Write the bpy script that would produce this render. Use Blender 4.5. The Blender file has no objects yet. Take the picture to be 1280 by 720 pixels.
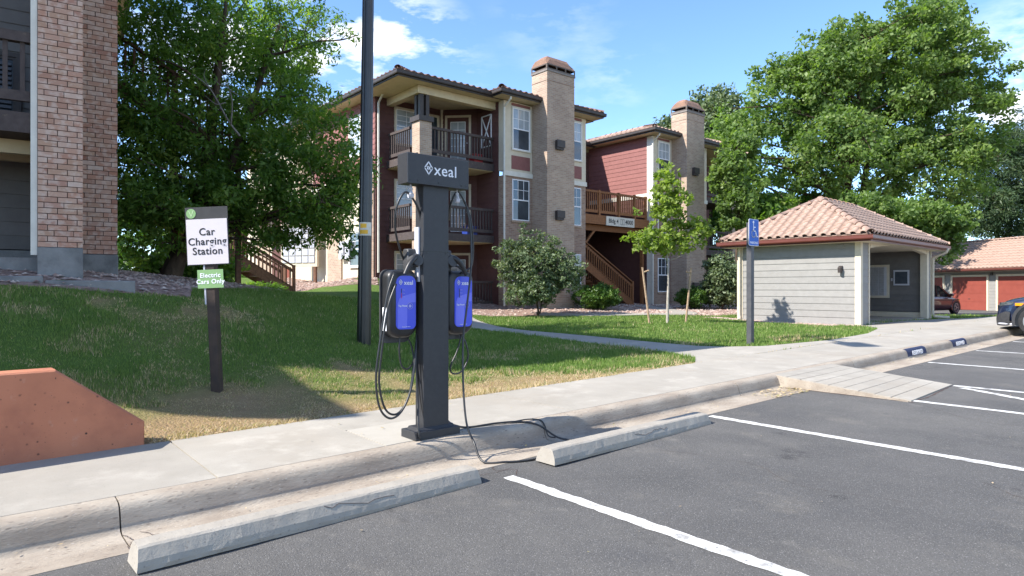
import bpy, bmesh, math, random
import numpy as np
from mathutils import Matrix, Vector
R = math.radians
random.seed(7); rng = np.random.default_rng(7)
sc = bpy.context.scene
COL = sc.collection
# ------------------------------------------------------------------ camera, world, sun, exposure
# World frame: X runs along the kerb, Y towards the buildings.
cam = bpy.data.cameras.new('camera'); co = bpy.data.objects.new('camera', cam); COL.objects.link(co)
co.location = (0, 0, 1.35); co.rotation_euler = (R(90), 0, -math.atan2(.6443, .7652))
cam.sensor_width = 36; cam.lens = 22.92; cam.clip_end = 3000; cam.clip_start = .05
sc.camera = co
SUN = Vector((-1.03, .31, 1.0)).normalized()
w = bpy.data.worlds.new('World'); sc.world = w; w.use_nodes = True
nt = w.node_tree; N = nt.nodes; L = nt.links
bg = N['Background']; bg.inputs['Strength'].default_value = .15
sky = N.new('ShaderNodeTexSky'); sky.sky_type = 'NISHITA'; sky.sun_disc = False
sky.sun_elevation = math.asin(SUN.z); sky.sun_rotation = math.atan2(SUN.x, SUN.y)
sky.altitude = 2000; sky.air_density = 1.0; sky.dust_density = .12; sky.ozone_density = 3.2
tc = N.new('ShaderNodeTexCoord')
def wn(t, **kw):
    n = N.new(t)
    for k, v in kw.items(): setattr(n, k, v)
    return n
# clouds: soft wisps round a few bearings, plus unseen ones behind the camera added to lift shade
nz = wn('ShaderNodeTexNoise'); nz.inputs['Scale'].default_value = 7.5; nz.inputs['Detail'].default_value = 9; nz.inputs['Roughness'].default_value = .6
mp = wn('ShaderNodeMapping'); mp.inputs['Scale'].default_value = (1, 1, 3.0); mp.inputs['Location'].default_value = (3.1, 1.7, .4)
L.new(tc.outputs['Generated'], mp.inputs['Vector']); L.new(mp.outputs[0], nz.inputs['Vector'])
def pixdir(px, py):
    a = (px - 640) / 815; b = -(py - 360) / 815
    return Vector((.7652 * a + .6443, -.6443 * a + .7652, b)).normalized()
acc = None
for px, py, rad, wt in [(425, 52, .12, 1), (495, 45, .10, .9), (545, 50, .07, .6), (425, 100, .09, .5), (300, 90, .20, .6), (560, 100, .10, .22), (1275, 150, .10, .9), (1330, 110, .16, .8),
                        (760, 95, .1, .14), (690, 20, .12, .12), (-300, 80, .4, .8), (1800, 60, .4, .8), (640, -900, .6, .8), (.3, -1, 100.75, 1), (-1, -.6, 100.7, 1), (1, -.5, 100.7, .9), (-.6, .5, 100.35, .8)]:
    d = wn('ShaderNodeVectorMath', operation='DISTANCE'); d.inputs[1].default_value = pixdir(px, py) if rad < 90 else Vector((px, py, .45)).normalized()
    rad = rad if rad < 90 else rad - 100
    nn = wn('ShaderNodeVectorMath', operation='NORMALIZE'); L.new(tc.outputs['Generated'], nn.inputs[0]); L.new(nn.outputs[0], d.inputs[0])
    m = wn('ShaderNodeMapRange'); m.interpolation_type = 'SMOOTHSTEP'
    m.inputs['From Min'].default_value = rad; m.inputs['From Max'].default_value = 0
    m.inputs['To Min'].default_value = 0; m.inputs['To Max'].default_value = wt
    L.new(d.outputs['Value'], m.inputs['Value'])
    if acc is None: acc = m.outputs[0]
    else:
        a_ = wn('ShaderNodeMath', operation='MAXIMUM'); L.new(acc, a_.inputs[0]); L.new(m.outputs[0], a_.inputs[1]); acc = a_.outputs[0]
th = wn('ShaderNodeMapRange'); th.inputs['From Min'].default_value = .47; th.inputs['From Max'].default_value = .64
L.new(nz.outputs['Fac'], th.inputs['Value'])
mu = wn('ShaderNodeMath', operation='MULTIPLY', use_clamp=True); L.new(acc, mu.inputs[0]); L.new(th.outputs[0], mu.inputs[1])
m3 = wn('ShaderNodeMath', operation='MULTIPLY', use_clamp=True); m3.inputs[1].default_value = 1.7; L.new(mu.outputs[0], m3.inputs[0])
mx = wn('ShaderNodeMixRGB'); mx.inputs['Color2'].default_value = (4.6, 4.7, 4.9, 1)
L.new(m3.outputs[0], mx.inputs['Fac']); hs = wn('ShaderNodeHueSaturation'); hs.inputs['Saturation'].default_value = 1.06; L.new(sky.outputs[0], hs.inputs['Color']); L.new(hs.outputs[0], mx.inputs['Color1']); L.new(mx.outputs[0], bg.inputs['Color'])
sun = bpy.data.lights.new('sun', 'SUN'); sun.energy = 4.1; sun.angle = R(.53); sun.color = (1, .955, .885)
so = bpy.data.objects.new('sun', sun); COL.objects.link(so); so.rotation_euler = SUN.to_track_quat('Z', 'Y').to_euler(); so.location = (-20, 5, 40)
sc.view_settings.view_transform = 'Standard'; sc.view_settings.look = 'None'
sc.view_settings.exposure = 1.28; sc.view_settings.gamma = 1
# ------------------------------------------------------------------ materials
MATS = {}
def mat(name, c1, c2=None, rough=.8, scale=6, detail=6, bump=0, bscale=40, spec=.3, metal=0, rnd=0, speck=None, patch=None, stretch=None, coat=0):
    if name in MATS: return MATS[name]
    m = bpy.data.materials.new(name); m.use_nodes = True; MATS[name] = m
    t = m.node_tree; n = t.nodes; l = t.links; b = n['Principled BSDF']
    b.inputs['Roughness'].default_value = rough; b.inputs['Specular IOR Level'].default_value = spec
    b.inputs['Metallic'].default_value = metal; b.inputs['Coat Weight'].default_value = coat
    geo = n.new('ShaderNodeNewGeometry'); vec = geo.outputs['Position']
    if stretch:
        mpp = n.new('ShaderNodeMapping'); mpp.inputs['Scale'].default_value = stretch; l.new(vec, mpp.inputs['Vector']); vec = mpp.outputs[0]
    def noise(s, d=detail, r=.6):
        q = n.new('ShaderNodeTexNoise'); q.inputs['Scale'].default_value = s; q.inputs['Detail'].default_value = d; q.inputs['Roughness'].default_value = r
        l.new(vec, q.inputs['Vector']); return q.outputs['Fac']
    c2 = c2 or tuple(x * .8 for x in c1)
    mr = n.new('ShaderNodeMapRange'); mr.inputs['From Min'].default_value = .35; mr.inputs['From Max'].default_value = .65; l.new(noise(scale), mr.inputs[0])
    mixn = n.new('ShaderNodeMixRGB'); mixn.inputs['Color1'].default_value = (*c1, 1); mixn.inputs['Color2'].default_value = (*c2, 1); l.new(mr.outputs[0], mixn.inputs['Fac'])
    out = mixn.outputs[0]
    if patch:   # (colour, scale, lo, hi): larger stains
        for (pc, ps, lo, hi, amt) in patch:
            mr2 = n.new('ShaderNodeMapRange'); mr2.inputs['From Min'].default_value = lo; mr2.inputs['From Max'].default_value = hi; mr2.inputs['To Max'].default_value = amt
            l.new(noise(ps, 5), mr2.inputs[0])
            q = n.new('ShaderNodeMixRGB'); l.new(mr2.outputs[0], q.inputs['Fac']); l.new(out, q.inputs['Color1']); q.inputs['Color2'].default_value = (*pc, 1); out = q.outputs[0]
    if speck:   # (colour, scale, threshold, amount)
        for (pc, ps, lo, amt) in speck:
            v = n.new('ShaderNodeTexVoronoi'); v.inputs['Scale'].default_value = ps; l.new(vec, v.inputs['Vector'])
            mr3 = n.new('ShaderNodeMapRange'); mr3.inputs['From Min'].default_value = lo; mr3.inputs['From Max'].default_value = lo * .55; mr3.inputs['To Max'].default_value = amt
            l.new(v.outputs['Distance'], mr3.inputs[0])
            wn_ = n.new('ShaderNodeTexWhiteNoise'); l.new(v.outputs['Position'], wn_.inputs['Vector'])
            g = n.new('ShaderNodeMath'); g.operation = 'MULTIPLY'; l.new(mr3.outputs[0], g.inputs[0]); l.new(wn_.outputs['Value'], g.inputs[1])
            q = n.new('ShaderNodeMixRGB'); l.new(g.outputs[0], q.inputs['Fac']); l.new(out, q.inputs['Color1']); q.inputs['Color2'].default_value = (*pc, 1); out = q.outputs[0]
    if rnd:
        oi = n.new('ShaderNodeObjectInfo'); mr4 = n.new('ShaderNodeMapRange'); mr4.inputs['To Min'].default_value = 1 - rnd; mr4.inputs['To Max'].default_value = 1 + rnd
        l.new(oi.outputs['Random'], mr4.inputs[0])
        q = n.new('ShaderNodeVectorMath'); q.operation = 'SCALE'; l.new(out, q.inputs[0]); l.new(mr4.outputs[0], q.inputs['Scale']); out = q.outputs[0]
    l.new(out, b.inputs['Base Color'])
    if bump:
        bp = n.new('ShaderNodeBump'); bp.inputs['Strength'].default_value = bump; bp.inputs['Distance'].default_value = .01
        l.new(noise(bscale, 8, .7), bp.inputs['Height']); l.new(bp.outputs[0], b.inputs['Normal'])
    return m
def ramp_mat(name, cols, rough=.85, smear=None, bump=.4, attr=None):
    """colour chosen per object (bricks, tiles) or per face attribute"""
    m = bpy.data.materials.new(name); m.use_nodes = True; MATS[name] = m
    t = m.node_tree; n = t.nodes; l = t.links; b = n['Principled BSDF']; b.inputs['Roughness'].default_value = rough; b.inputs['Specular IOR Level'].default_value = .25
    if attr: a = n.new('ShaderNodeAttribute'); a.attribute_name = attr; fac = a.outputs['Fac']
    else: fac = n.new('ShaderNodeObjectInfo').outputs['Random']
    r = n.new('ShaderNodeValToRGB'); e = r.color_ramp.elements
    for i, c in enumerate(cols):
        p = i / (len(cols) - 1)
        if i < 2: e[i].position = p; e[i].color = (*c, 1)
        else: x = e.new(p); x.color = (*c, 1)
    e[1].position = 1 / (len(cols) - 1)
    l.new(fac, r.inputs[0]); out = r.outputs[0]
    g = n.new('ShaderNodeNewGeometry')
    q = n.new('ShaderNodeTexNoise'); q.inputs['Scale'].default_value = 14; q.inputs['Detail'].default_value = 7; l.new(g.outputs['Position'], q.inputs['Vector'])
    if smear:
        mr = n.new('ShaderNodeMapRange'); mr.inputs['From Min'].default_value = .46; mr.inputs['From Max'].default_value = .62; mr.inputs['To Max'].default_value = smear[1]; l.new(q.outputs['Fac'], mr.inputs[0])
        k = n.new('ShaderNodeMixRGB'); l.new(mr.outputs[0], k.inputs['Fac']); l.new(out, k.inputs['Color1']); k.inputs['Color2'].default_value = (*smear[0], 1); out = k.outputs[0]
    l.new(out, b.inputs['Base Color'])
    q2 = n.new('ShaderNodeTexNoise'); q2.inputs['Scale'].default_value = 70; q2.inputs['Detail'].default_value = 5; l.new(g.outputs['Position'], q2.inputs['Vector'])
    bp = n.new('ShaderNodeBump'); bp.inputs['Strength'].default_value = bump; bp.inputs['Distance'].default_value = .006; l.new(q2.outputs['Fac'], bp.inputs['Height']); l.new(bp.outputs[0], b.inputs['Normal'])
    return m
def brick_far(name, c1, c2, mortar):
    m = bpy.data.materials.new(name); m.use_nodes = True
    t = m.node_tree; n = t.nodes; l = t.links; b = n['Principled BSDF']; b.inputs['Roughness'].default_value = .9; b.inputs['Specular IOR Level'].default_value = .2
    g = n.new('ShaderNodeNewGeometry'); s = n.new('ShaderNodeSeparateXYZ'); l.new(g.outputs['Position'], s.inputs[0])
    a = n.new('ShaderNodeMath'); a.operation = 'ADD'; l.new(s.outputs[0], a.inputs[0]); l.new(s.outputs[1], a.inputs[1])
    c = n.new('ShaderNodeCombineXYZ'); l.new(a.outputs[0], c.inputs[0]); l.new(s.outputs[2], c.inputs[1])
    br = n.new('ShaderNodeTexBrick'); l.new(c.outputs[0], br.inputs['Vector'])
    br.inputs['Scale'].default_value = 1; br.inputs['Brick Width'].default_value = .203; br.inputs['Row Height'].default_value = .0677; br.inputs['Mortar Size'].default_value = .007
    br.inputs['Color1'].default_value = (*c1, 1); br.inputs['Color2'].default_value = (*c2, 1); br.inputs['Mortar'].default_value = (*mortar, 1)
    q = n.new('ShaderNodeTexNoise'); q.inputs['Scale'].default_value = 1.2; q.inputs['Detail'].default_value = 5; l.new(g.outputs['Position'], q.inputs['Vector'])
    mr = n.new('ShaderNodeMapRange'); mr.inputs['To Min'].default_value = .75; mr.inputs['To Max'].default_value = 1.25; l.new(q.outputs['Fac'], mr.inputs[0])
    k = n.new('ShaderNodeVectorMath'); k.operation = 'SCALE'; l.new(br.outputs['Color'], k.inputs[0]); l.new(mr.outputs[0], k.inputs['Scale']); l.new(k.outputs[0], b.inputs['Base Color'])
    bp = n.new('ShaderNodeBump'); bp.inputs['Strength'].default_value = .6; bp.inputs['Distance'].default_value = .01; bp.invert = True; l.new(br.outputs['Fac'], bp.inputs['Height']); l.new(bp.outputs[0], b.inputs['Normal'])
    return m
def leaf_mat(name, cols, trans=.35, rough=.5):
    m = bpy.data.materials.new(name); m.use_nodes = True; MATS[name] = m
    t = m.node_tree; n = t.nodes; l = t.links; n.remove(n['Principled BSDF']); out = n['Material Output']
    a = n.new('ShaderNodeAttribute'); a.attribute_name = 'tint'
    r = n.new('ShaderNodeValToRGB'); e = r.color_ramp.elements
    for i, c in enumerate(cols):
        p = i / (len(cols) - 1)
        if i < 2: e[i].position = p; e[i].color = (*c, 1)
        else: x = e.new(p); x.color = (*c, 1)
    e[1].position = 1 / (len(cols) - 1)
    l.new(a.outputs['Fac'], r.inputs[0])
    p = n.new('ShaderNodeBsdfPrincipled'); p.inputs['Roughness'].default_value = rough; p.inputs['Specular IOR Level'].default_value = .3; l.new(r.outputs[0], p.inputs['Base Color'])
    tr = n.new('ShaderNodeBsdfTranslucent'); k = n.new('ShaderNodeMixRGB'); k.blend_type = 'MULTIPLY'; k.inputs['Fac'].default_value = 1; l.new(r.outputs[0], k.inputs['Color1']); k.inputs['Color2'].default_value = (1.5, 1.7, .6, 1); l.new(k.outputs[0], tr.inputs['Color'])
    ms = n.new('ShaderNodeMixShader'); ms.inputs[0].default_value = trans; l.new(p.outputs[0], ms.inputs[1]); l.new(tr.outputs[0], ms.inputs[2]); l.new(ms.outputs[0], out.inputs[0])
    return m
CONC = mat('concrete', (.355, .325, .28), (.305, .28, .24), .9, 2.2, 8, .35, 90, .2, rnd=.05, speck=[((.2, .18, .15), 60, .25, .5)], patch=[((.30, .26, .21), .8, .5, .75, .6), ((.52, .48, .42), 3, .55, .8, .5)])
CONC_CURB = mat('curb_concrete', (.40, .345, .28), (.29, .24, .19), .9, 4, 9, .9, 45, .2, speck=[((.14, .11, .09), 32, .28, .7), ((.55, .5, .44), 50, .2, .6)], patch=[((.20, .16, .125), 3, .5, .72, .55)], stretch=(.5, 1, 1.6))
CONC_STOP = mat('wheel_stop_concrete', (.35, .32, .275), (.31, .28, .24), .9, 6, 9, .35, 60, .2, speck=[((.18, .16, .14), 45, .25, .7)], patch=[((.24, .215, .18), 2.2, .5, .8, .5), ((.40, .35, .28), 3.5, .55, .85, .4)])
CONC_LIGHT = mat('patched_concrete', (.41, .38, .33), (.37, .34, .29), .9, 3, 8, .3, 80, .2)
CONC_BASE = mat('foundation_concrete', (.25, .25, .24), (.17, .17, .165), .9, 4, 8, .6, 40, .2, patch=[((.1, .1, .1), 2, .55, .7, .6)])
ASPH = mat('asphalt', (.108, .103, .098), (.086, .083, .08), .88, 1.3, 8, .9, 150, .3,
           speck=[((.30, .29, .28), 120, .34, .85), ((.03, .03, .032), 95, .34, .8), ((.36, .34, .31), 42, .15, .8)],
           patch=[((.165, .155, .14), .45, .47, .68, .75), ((.06, .06, .064), .9, .54, .70, .65), ((.17, .155, .135), 2.2, .58, .72, .5), ((.04, .038, .038), 1.7, .64, .70, .75), ((.2, .185, .165), 5, .63, .74, .5)], stretch=(1, .75, 1))
PAINT = mat('white_road_paint', (.66, .65, .62), (.56, .55, .52), .75, 9, 8, .6, 120, .3, speck=[((.14, .14, .14), 80, .34, .9), ((.16, .16, .16), 26, .28, .95)], patch=[((.22, .21, .2), 7, .56, .68, .75), ((.5, .48, .45), 1.5, .5, .7, .6)])
ALGAE = mat('navy_kerb_paint', (.02, .03, .075), (.03, .04, .09), .7, 20)
CHAR = mat('charcoal_powder_coat', (.030, .031, .035), (.036, .037, .041), .45, 30, 4, .12, 300, .4)
BLKP = mat('black_plastic', (.012, .012, .013), (.02, .02, .022), .42, 20, 3, 0, 100, .5)
BLKP2 = mat('worn_grey_rubber', (.035, .035, .037), (.055, .054, .055), .5, 20, 3, 0, 100, .5)
BLUE = mat('indigo_panel', (.045, .07, .62), (.05, .08, .66), .28, 3, 3, 0, 100, .5)
BLUE2 = mat('lilac_panel_shape', (.12, .14, .72), (.15, .17, .78), .28, 3, 3, 0, 100, .5)
WHT = mat('white_print', (.82, .82, .84), (.78, .78, .8), .5, 20)
GREYL = mat('light_grey_plastic', (.45, .46, .5), (.5, .5, .54), .5, 20)
REDL = mat('red_print', (.5, .03, .06), None, .5)
SALM = mat('salmon_painted_concrete', (.47, .185, .105), (.42, .16, .09), .75, 3, 8, .35, 60, .3, speck=[((.06, .03, .025), 16, .16, 1), ((.09, .05, .04), 34, .12, .9)], patch=[((.26, .10, .07), 1.5, .52, .72, .55), ((.5, .3, .22), 9, .62, .72, .4)])
CREAM = mat('cream_trim', (.62, .545, .42), (.56, .49, .37), .75, 5)
CREAM2 = mat('cream_soffit', (.60, .49, .31), (.54, .43, .27), .8, 5)

CREAMW = mat('pale_trim', (.68, .65, .57), (.6, .57, .5), .75, 5)
DTRIM = mat('dark_brown_gutter', (.045, .036, .034), (.06, .05, .045), .5, 8)
DWOOD = mat('dark_painted_wood', (.06, .045, .042), (.085, .066, .06), .75, 12, 6, .4, 60, .3, patch=[((.2, .15, .1), 9, .64, .7, .7)])
RSID = mat('maroon_siding', (.255, .11, .10), (.225, .095, .085), .75, 6, 5, .2, 60, .3, rnd=.06)
BSID = mat('brown_siding', (.115, .052, .045), (.095, .042, .038), .75, 6, 5, .2, 60, .3, rnd=.06)
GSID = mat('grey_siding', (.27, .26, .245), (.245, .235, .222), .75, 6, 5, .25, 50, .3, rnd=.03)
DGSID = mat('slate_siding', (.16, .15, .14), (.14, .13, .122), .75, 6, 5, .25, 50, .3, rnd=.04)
WOODO = mat('stained_timber', (.27, .115, .045), (.18, .075, .03), .7, 14, 7, .4, 50, .3, rnd=.12)
WOODD = mat('weathered_timber', (.17, .085, .05), (.10, .05, .03), .75, 14, 7, .4, 50, .3, rnd=.12)
STAKEW = mat('raw_stake_timber', (.42, .30, .2), (.3, .2, .13), .8, 14, 7, .4, 50, .2)
MORT = mat('mortar', (.10, .07, .06), (.07, .05, .045), .95, 20)
GUT = mat('rust_red_gutter', (.13, .036, .026), (.11, .03, .022), .4, 4, spec=.5)
GDOOR = mat('brick_red_garage_door', (.25, .06, .042), (.225, .052, .037), .6, 3, rnd=.04)
GLASS = mat('window_glass', (.03, .04, .05), (.06, .075, .09), .04, 1.2, 3, 0, 1, 1.0)
GLASSB = mat('window_glass_with_blind', (.42, .46, .48), (.30, .34, .37), .08, 1.5, 3, 0, 1, .9)
GLASSD = mat('dark_opening', (.012, .014, .017), (.02, .022, .026), .15, 2)
BARK = mat('bark', (.12, .085, .06), (.06, .043, .032), .95, 10, 8, 1, 30, .1, stretch=(1, 1, .3))
BARKP = mat('pale_young_bark', (.42, .38, .33), (.3, .26, .22), .9, 14, 6, .5, 40, .1)
TWIG = mat('dead_grey_twig', (.22, .2, .18), (.15, .135, .12), .9, 14)
BRICKS = ramp_mat('clay_brick', [(.40, .24, .165), (.45, .285, .20), (.37, .205, .145), (.48, .30, .22), (.42, .23, .16), (.54, .39, .31), (.37, .195, .14), (.44, .24, .165), (.49, .33, .25)], smear=((.60, .48, .40), .5))
TILES = ramp_mat('clay_tile', [(.35, .245, .195), (.38, .27, .215), (.335, .23, .18), (.40, .29, .23), (.36, .255, .205)], smear=((.28, .19, .15), .3))
TILEFAR = mat('clay_roof', (.38, .265, .21), (.31, .21, .165), .85, 5, 5, .3, 60, .2)
TILEDARK = mat('brown_roof_tile', (.22, .13, .10), (.14, .085, .065), .85, 5, 5, .3, 60, .2)
BRF = brick_far('brick_wall', (.37, .255, .185), (.26, .165, .12), (.34, .29, .25))
BRFL = brick_far('pale_brick_wall', (.43, .32, .235), (.33, .23, .17), (.42, .37, .31))
STONE = ramp_mat('landscape_stone', [(.30, .20, .16), (.42, .32, .27), (.24, .15, .12), (.5, .42, .36), (.33, .22, .18)], attr='tint')
def grass_ground():
    m = bpy.data.materials.new('lawn_soil'); m.use_nodes = True
    t = m.node_tree; n = t.nodes; l = t.links; b = n['Principled BSDF']; b.inputs['Roughness'].default_value = 1; b.inputs['Specular IOR Level'].default_value = .1
    g = n.new('ShaderNodeNewGeometry'); a = n.new('ShaderNodeAttribute'); a.attribute_name = 'dry'
    q = n.new('ShaderNodeTexNoise'); q.inputs['Scale'].default_value = 7; q.inputs['Detail'].default_value = 8; l.new(g.outputs['Position'], q.inputs['Vector'])
    r1 = n.new('ShaderNodeMixRGB'); r1.inputs['Color1'].default_value = (.115, .18, .04, 1); r1.inputs['Color2'].default_value = (.08, .13, .03, 1); l.new(q.outputs['Fac'], r1.inputs['Fac'])
    r2 = n.new('ShaderNodeMixRGB'); r2.inputs['Color1'].default_value = (.36, .25, .14, 1); r2.inputs['Color2'].default_value = (.22, .15, .08, 1); l.new(q.outputs['Fac'], r2.inputs['Fac'])
    k = n.new('ShaderNodeMixRGB'); l.new(a.outputs['Fac'], k.inputs['Fac']); l.new(r1.outputs[0], k.inputs['Color1']); l.new(r2.outputs[0], k.inputs['Color2']); l.new(k.outputs[0], b.inputs['Base Color'])
    bp = n.new('ShaderNodeBump'); bp.inputs['Strength'].default_value = 1; bp.inputs['Distance'].default_value = .03
    q2 = n.new('ShaderNodeTexNoise'); q2.inputs['Scale'].default_value = 45; q2.inputs['Detail'].default_value = 6; l.new(g.outputs['Position'], q2.inputs['Vector']); l.new(q2.outputs['Fac'], bp.inputs['Height']); l.new(bp.outputs[0], b.inputs['Normal'])
    return m
LAWN = grass_ground()
GRASS = leaf_mat('grass_blade', [(.085, .15, .03), (.13, .205, .045), (.20, .28, .07), (.34, .29, .15), (.50, .37, .235), (.60, .47, .32)], .25, .7)
LEAF_BIG = leaf_mat('maple_leaf', [(.08, .13, .035), (.12, .185, .05), (.17, .245, .07), (.25, .31, .12)], .45)
LEAF_YNG = leaf_mat('bright_young_leaf', [(.15, .20, .04), (.21, .28, .055), (.30, .36, .10)], .45)
LEAF_LFT = leaf_mat('ash_leaf', [(.07, .135, .03), (.105, .185, .038), (.16, .25, .05), (.27, .33, .07)], .5)
LEAF_GRY = leaf_mat('grey_green_leaf', [(.05, .08, .035), (.10, .14, .07), (.20, .25, .14), (.13, .15, .06)], .25)
LEAF_DRK = leaf_mat('shrub_leaf', [(.03, .075, .012), (.06, .125, .02), (.12, .19, .03)], .3)
LEAF_PINE = leaf_mat('pine_needle', [(.025, .05, .022), (.05, .085, .035), (.09, .125, .05)], .2)
# ------------------------------------------------------------------ object helpers
WM = {}
def T(x=0, y=0, z=0, rz=0): return Matrix.Translation((x, y, z)) @ Matrix.Rotation(rz, 4, 'Z')
def link(o, parent, M):
    COL.objects.link(o)
    if parent is not None:
        o.parent = parent; o.matrix_basis = WM[parent.name].inverted() @ M
    else: o.matrix_basis = M
    WM[o.name] = M.copy(); return o
def tag(o, label=None, cat=None, group=None, kind=None):
    if label: o['label'] = label
    if cat: o['category'] = cat
    if group: o['group'] = group
    if kind: o['kind'] = kind
    return o
def thing(name, M, label, cat, group=None):
    o = bpy.data.objects.new(name, None); o.empty_display_size = .2; link(o, None, M); return tag(o, label, cat, group)
def inst(name, me, parent, M): return link(bpy.data.objects.new(name, me), parent, M)
class MB:
    def __init__(s, M=None): s.v = []; s.f = []; s.M = M or Matrix.Identity(4)
    def add(s, vs, fs):
        b = len(s.v); s.v += [tuple(p) for p in vs]; s.f += [tuple(i + b for i in f) for f in fs]; return s
    def box(s, x0, x1, y0, y1, z0, z1, M=None, ch=0):
        if ch:
            c = ch; P = []
            xs = (x0, x0 + c, x1 - c, x1)
            ring = [(x0 + c, y0), (x1 - c, y0), (x1, y0 + c), (x1, y1 - c), (x1 - c, y1), (x0 + c, y1), (x0, y1 - c), (x0, y0 + c)]
            inn = [(x0 + c, y0 + c), (x1 - c, y0 + c), (x1 - c, y0 + c), (x1 - c, y1 - c), (x1 - c, y1 - c), (x0 + c, y1 - c), (x0 + c, y1 - c), (x0 + c, y0 + c)]
            vs = [(x, y, z0) for x, y in ring] + [(x, y, z1 - c) for x, y in ring] + [(x, y, z1) for x, y in [(x0 + c, y0 + c), (x1 - c, y0 + c), (x1 - c, y1 - c), (x0 + c, y1 - c)]]
            fs = [tuple(range(7, -1, -1))] + [(i, (i + 1) % 8, 8 + (i + 1) % 8, 8 + i) for i in range(8)]
            fs += [(8, 9, 17, 16), (9, 10, 17), (10, 11, 18, 17), (11, 12, 18), (12, 13, 19, 18), (13, 14, 19), (14, 15, 16, 19), (15, 8, 16), (16, 17, 18, 19)]
        else:
            vs = [(x0, y0, z0), (x1, y0, z0), (x1, y1, z0), (x0, y1, z0), (x0, y0, z1), (x1, y0, z1), (x1, y1, z1), (x0, y1, z1)]
            fs = [(3, 2, 1, 0), (4, 5, 6, 7), (0, 1, 5, 4), (1, 2, 6, 5), (2, 3, 7, 6), (3, 0, 4, 7)]
        if M: vs = [M @ Vector(p) for p in vs]
        return s.add(vs, fs)
    def prism(s, poly, z0, z1, M=None):   # poly CCW in xy
        n = len(poly); vs = [(x, y, z0) for x, y in poly] + [(x, y, z1) for x, y in poly]
        fs = [tuple(range(n - 1, -1, -1)), tuple(range(n, 2 * n))] + [(i, (i + 1) % n, n + (i + 1) % n, n + i) for i in range(n)]
        if M: vs = [M @ Vector(p) for p in vs]
        return s.add(vs, fs)
    def tube(s, pts, r, n=8, r2=None, cap=True):
        pts = [Vector(p) for p in pts]; m = len(pts); vs = []; prev = None
        for i, p in enumerate(pts):
            t = (pts[min(i + 1, m - 1)] - pts[max(i - 1, 0)]).normalized()
            if prev is None:
                a = Vector((0, 0, 1)) if abs(t.z) < .9 else Vector((1, 0, 0)); u = t.cross(a).normalized()
            else: u = (prev - t * prev.dot(t)).normalized()
            prev = u; v = t.cross(u)
            rr = r if r2 is None else r + (r2 - r) * i / (m - 1)
            if isinstance(r, (list, tuple)): rr = r[i]
            for k in range(n):
                a = 2 * math.pi * k / n; vs.append(p + (u * math.cos(a) + v * math.sin(a)) * rr)
        fs = [(i * n + k, i * n + (k + 1) % n, (i + 1) * n + (k + 1) % n, (i + 1) * n + k) for i in range(m - 1) for k in range(n)]
        if cap: fs += [tuple(range(n - 1, -1, -1)), tuple(range((m - 1) * n, m * n))]
        return s.add(vs, fs)
    def bar(s, a, b, w, h):   # square bar between points
        a = Vector(a); b = Vector(b); t = (b - a).normalized(); up = Vector((0, 0, 1)) if abs(t.z) < .95 else Vector((0, 1, 0))
        u = t.cross(up).normalized() * w / 2; v = u.normalized().cross(t) * h / 2
        vs = [a - u - v, a + u - v, a + u + v, a - u + v, b - u - v, b + u - v, b + u + v, b - u + v]
        return s.add(vs, [(3, 2, 1, 0), (4, 5, 6, 7), (0, 1, 5, 4), (1, 2, 6, 5), (2, 3, 7, 6), (3, 0, 4, 7)])
    def mesh(s, name, material, smooth=False, centre=True):
        vs = [Vector(p) for p in s.v]; c = Vector((0, 0, 0))
        if centre and vs:
            lo = [min(p[i] for p in vs) for i in range(3)]; hi = [max(p[i] for p in vs) for i in range(3)]
            c = Vector(((lo[0] + hi[0]) / 2, (lo[1] + hi[1]) / 2, lo[2]))
        me = bpy.data.meshes.new(name); me.from_pydata([p - c for p in vs], [], s.f); me.materials.append(material)
        if smooth: me.shade_smooth()
        return me, c
    def build(s, name, material, parent=None, smooth=False, M=None):
        me, c = s.mesh(name, material, smooth)
        bm = bmesh.new(); bm.from_mesh(me); bmesh.ops.recalc_face_normals(bm, faces=bm.faces)
        bm.to_mesh(me); bm.free()
        if smooth: me.shade_smooth()
        o = bpy.data.objects.new(name, me)
        return link(o, parent, (M or s.M) @ Matrix.Translation(c))
def smooth_by_angle(o, ang=40):
    me = o.data; bm = bmesh.new(); bm.from_mesh(me)
    for f in bm.faces: f.smooth = True
    for e in bm.edges:
        if len(e.link_faces) == 2 and e.calc_face_angle(0) > R(ang): e.smooth = False
    bm.to_mesh(me); bm.free(); return o
def catmull(pts, n=8):
    P = [Vector(p) for p in pts]; P = [P[0] * 2 - P[1]] + P + [P[-1] * 2 - P[-2]]; out = []
    for i in range(1, len(P) - 2):
        for k in range(n):
            t = k / n; a, b, c, d = P[i - 1:i + 3]
            out.append(.5 * ((2 * b) + (c - a) * t + (2 * a - 5 * b + 4 * c - d) * t * t + (3 * b - a - 3 * c + d) * t ** 3))
    out.append(P[-2]); return out
def np_mesh(name, verts, k, material, tint=None, attr='tint'):
    """verts (n*k,3): n separate k-gons"""
    n = len(verts) // k; me = bpy.data.meshes.new(name)
    me.vertices.add(len(verts)); me.vertices.foreach_set('co', verts.astype(np.float32).ravel())
    me.loops.add(n * k); me.loops.foreach_set('vertex_index', np.arange(n * k, dtype=np.int32))
    me.polygons.add(n); me.polygons.foreach_set('loop_start', np.arange(0, n * k, k, dtype=np.int32))
    if tint is not None:
        a = me.attributes.new(attr, 'FLOAT', 'FACE'); a.data.foreach_set('value', tint.astype(np.float32))
    me.update(calc_edges=True); me.materials.append(material); return me
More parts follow.
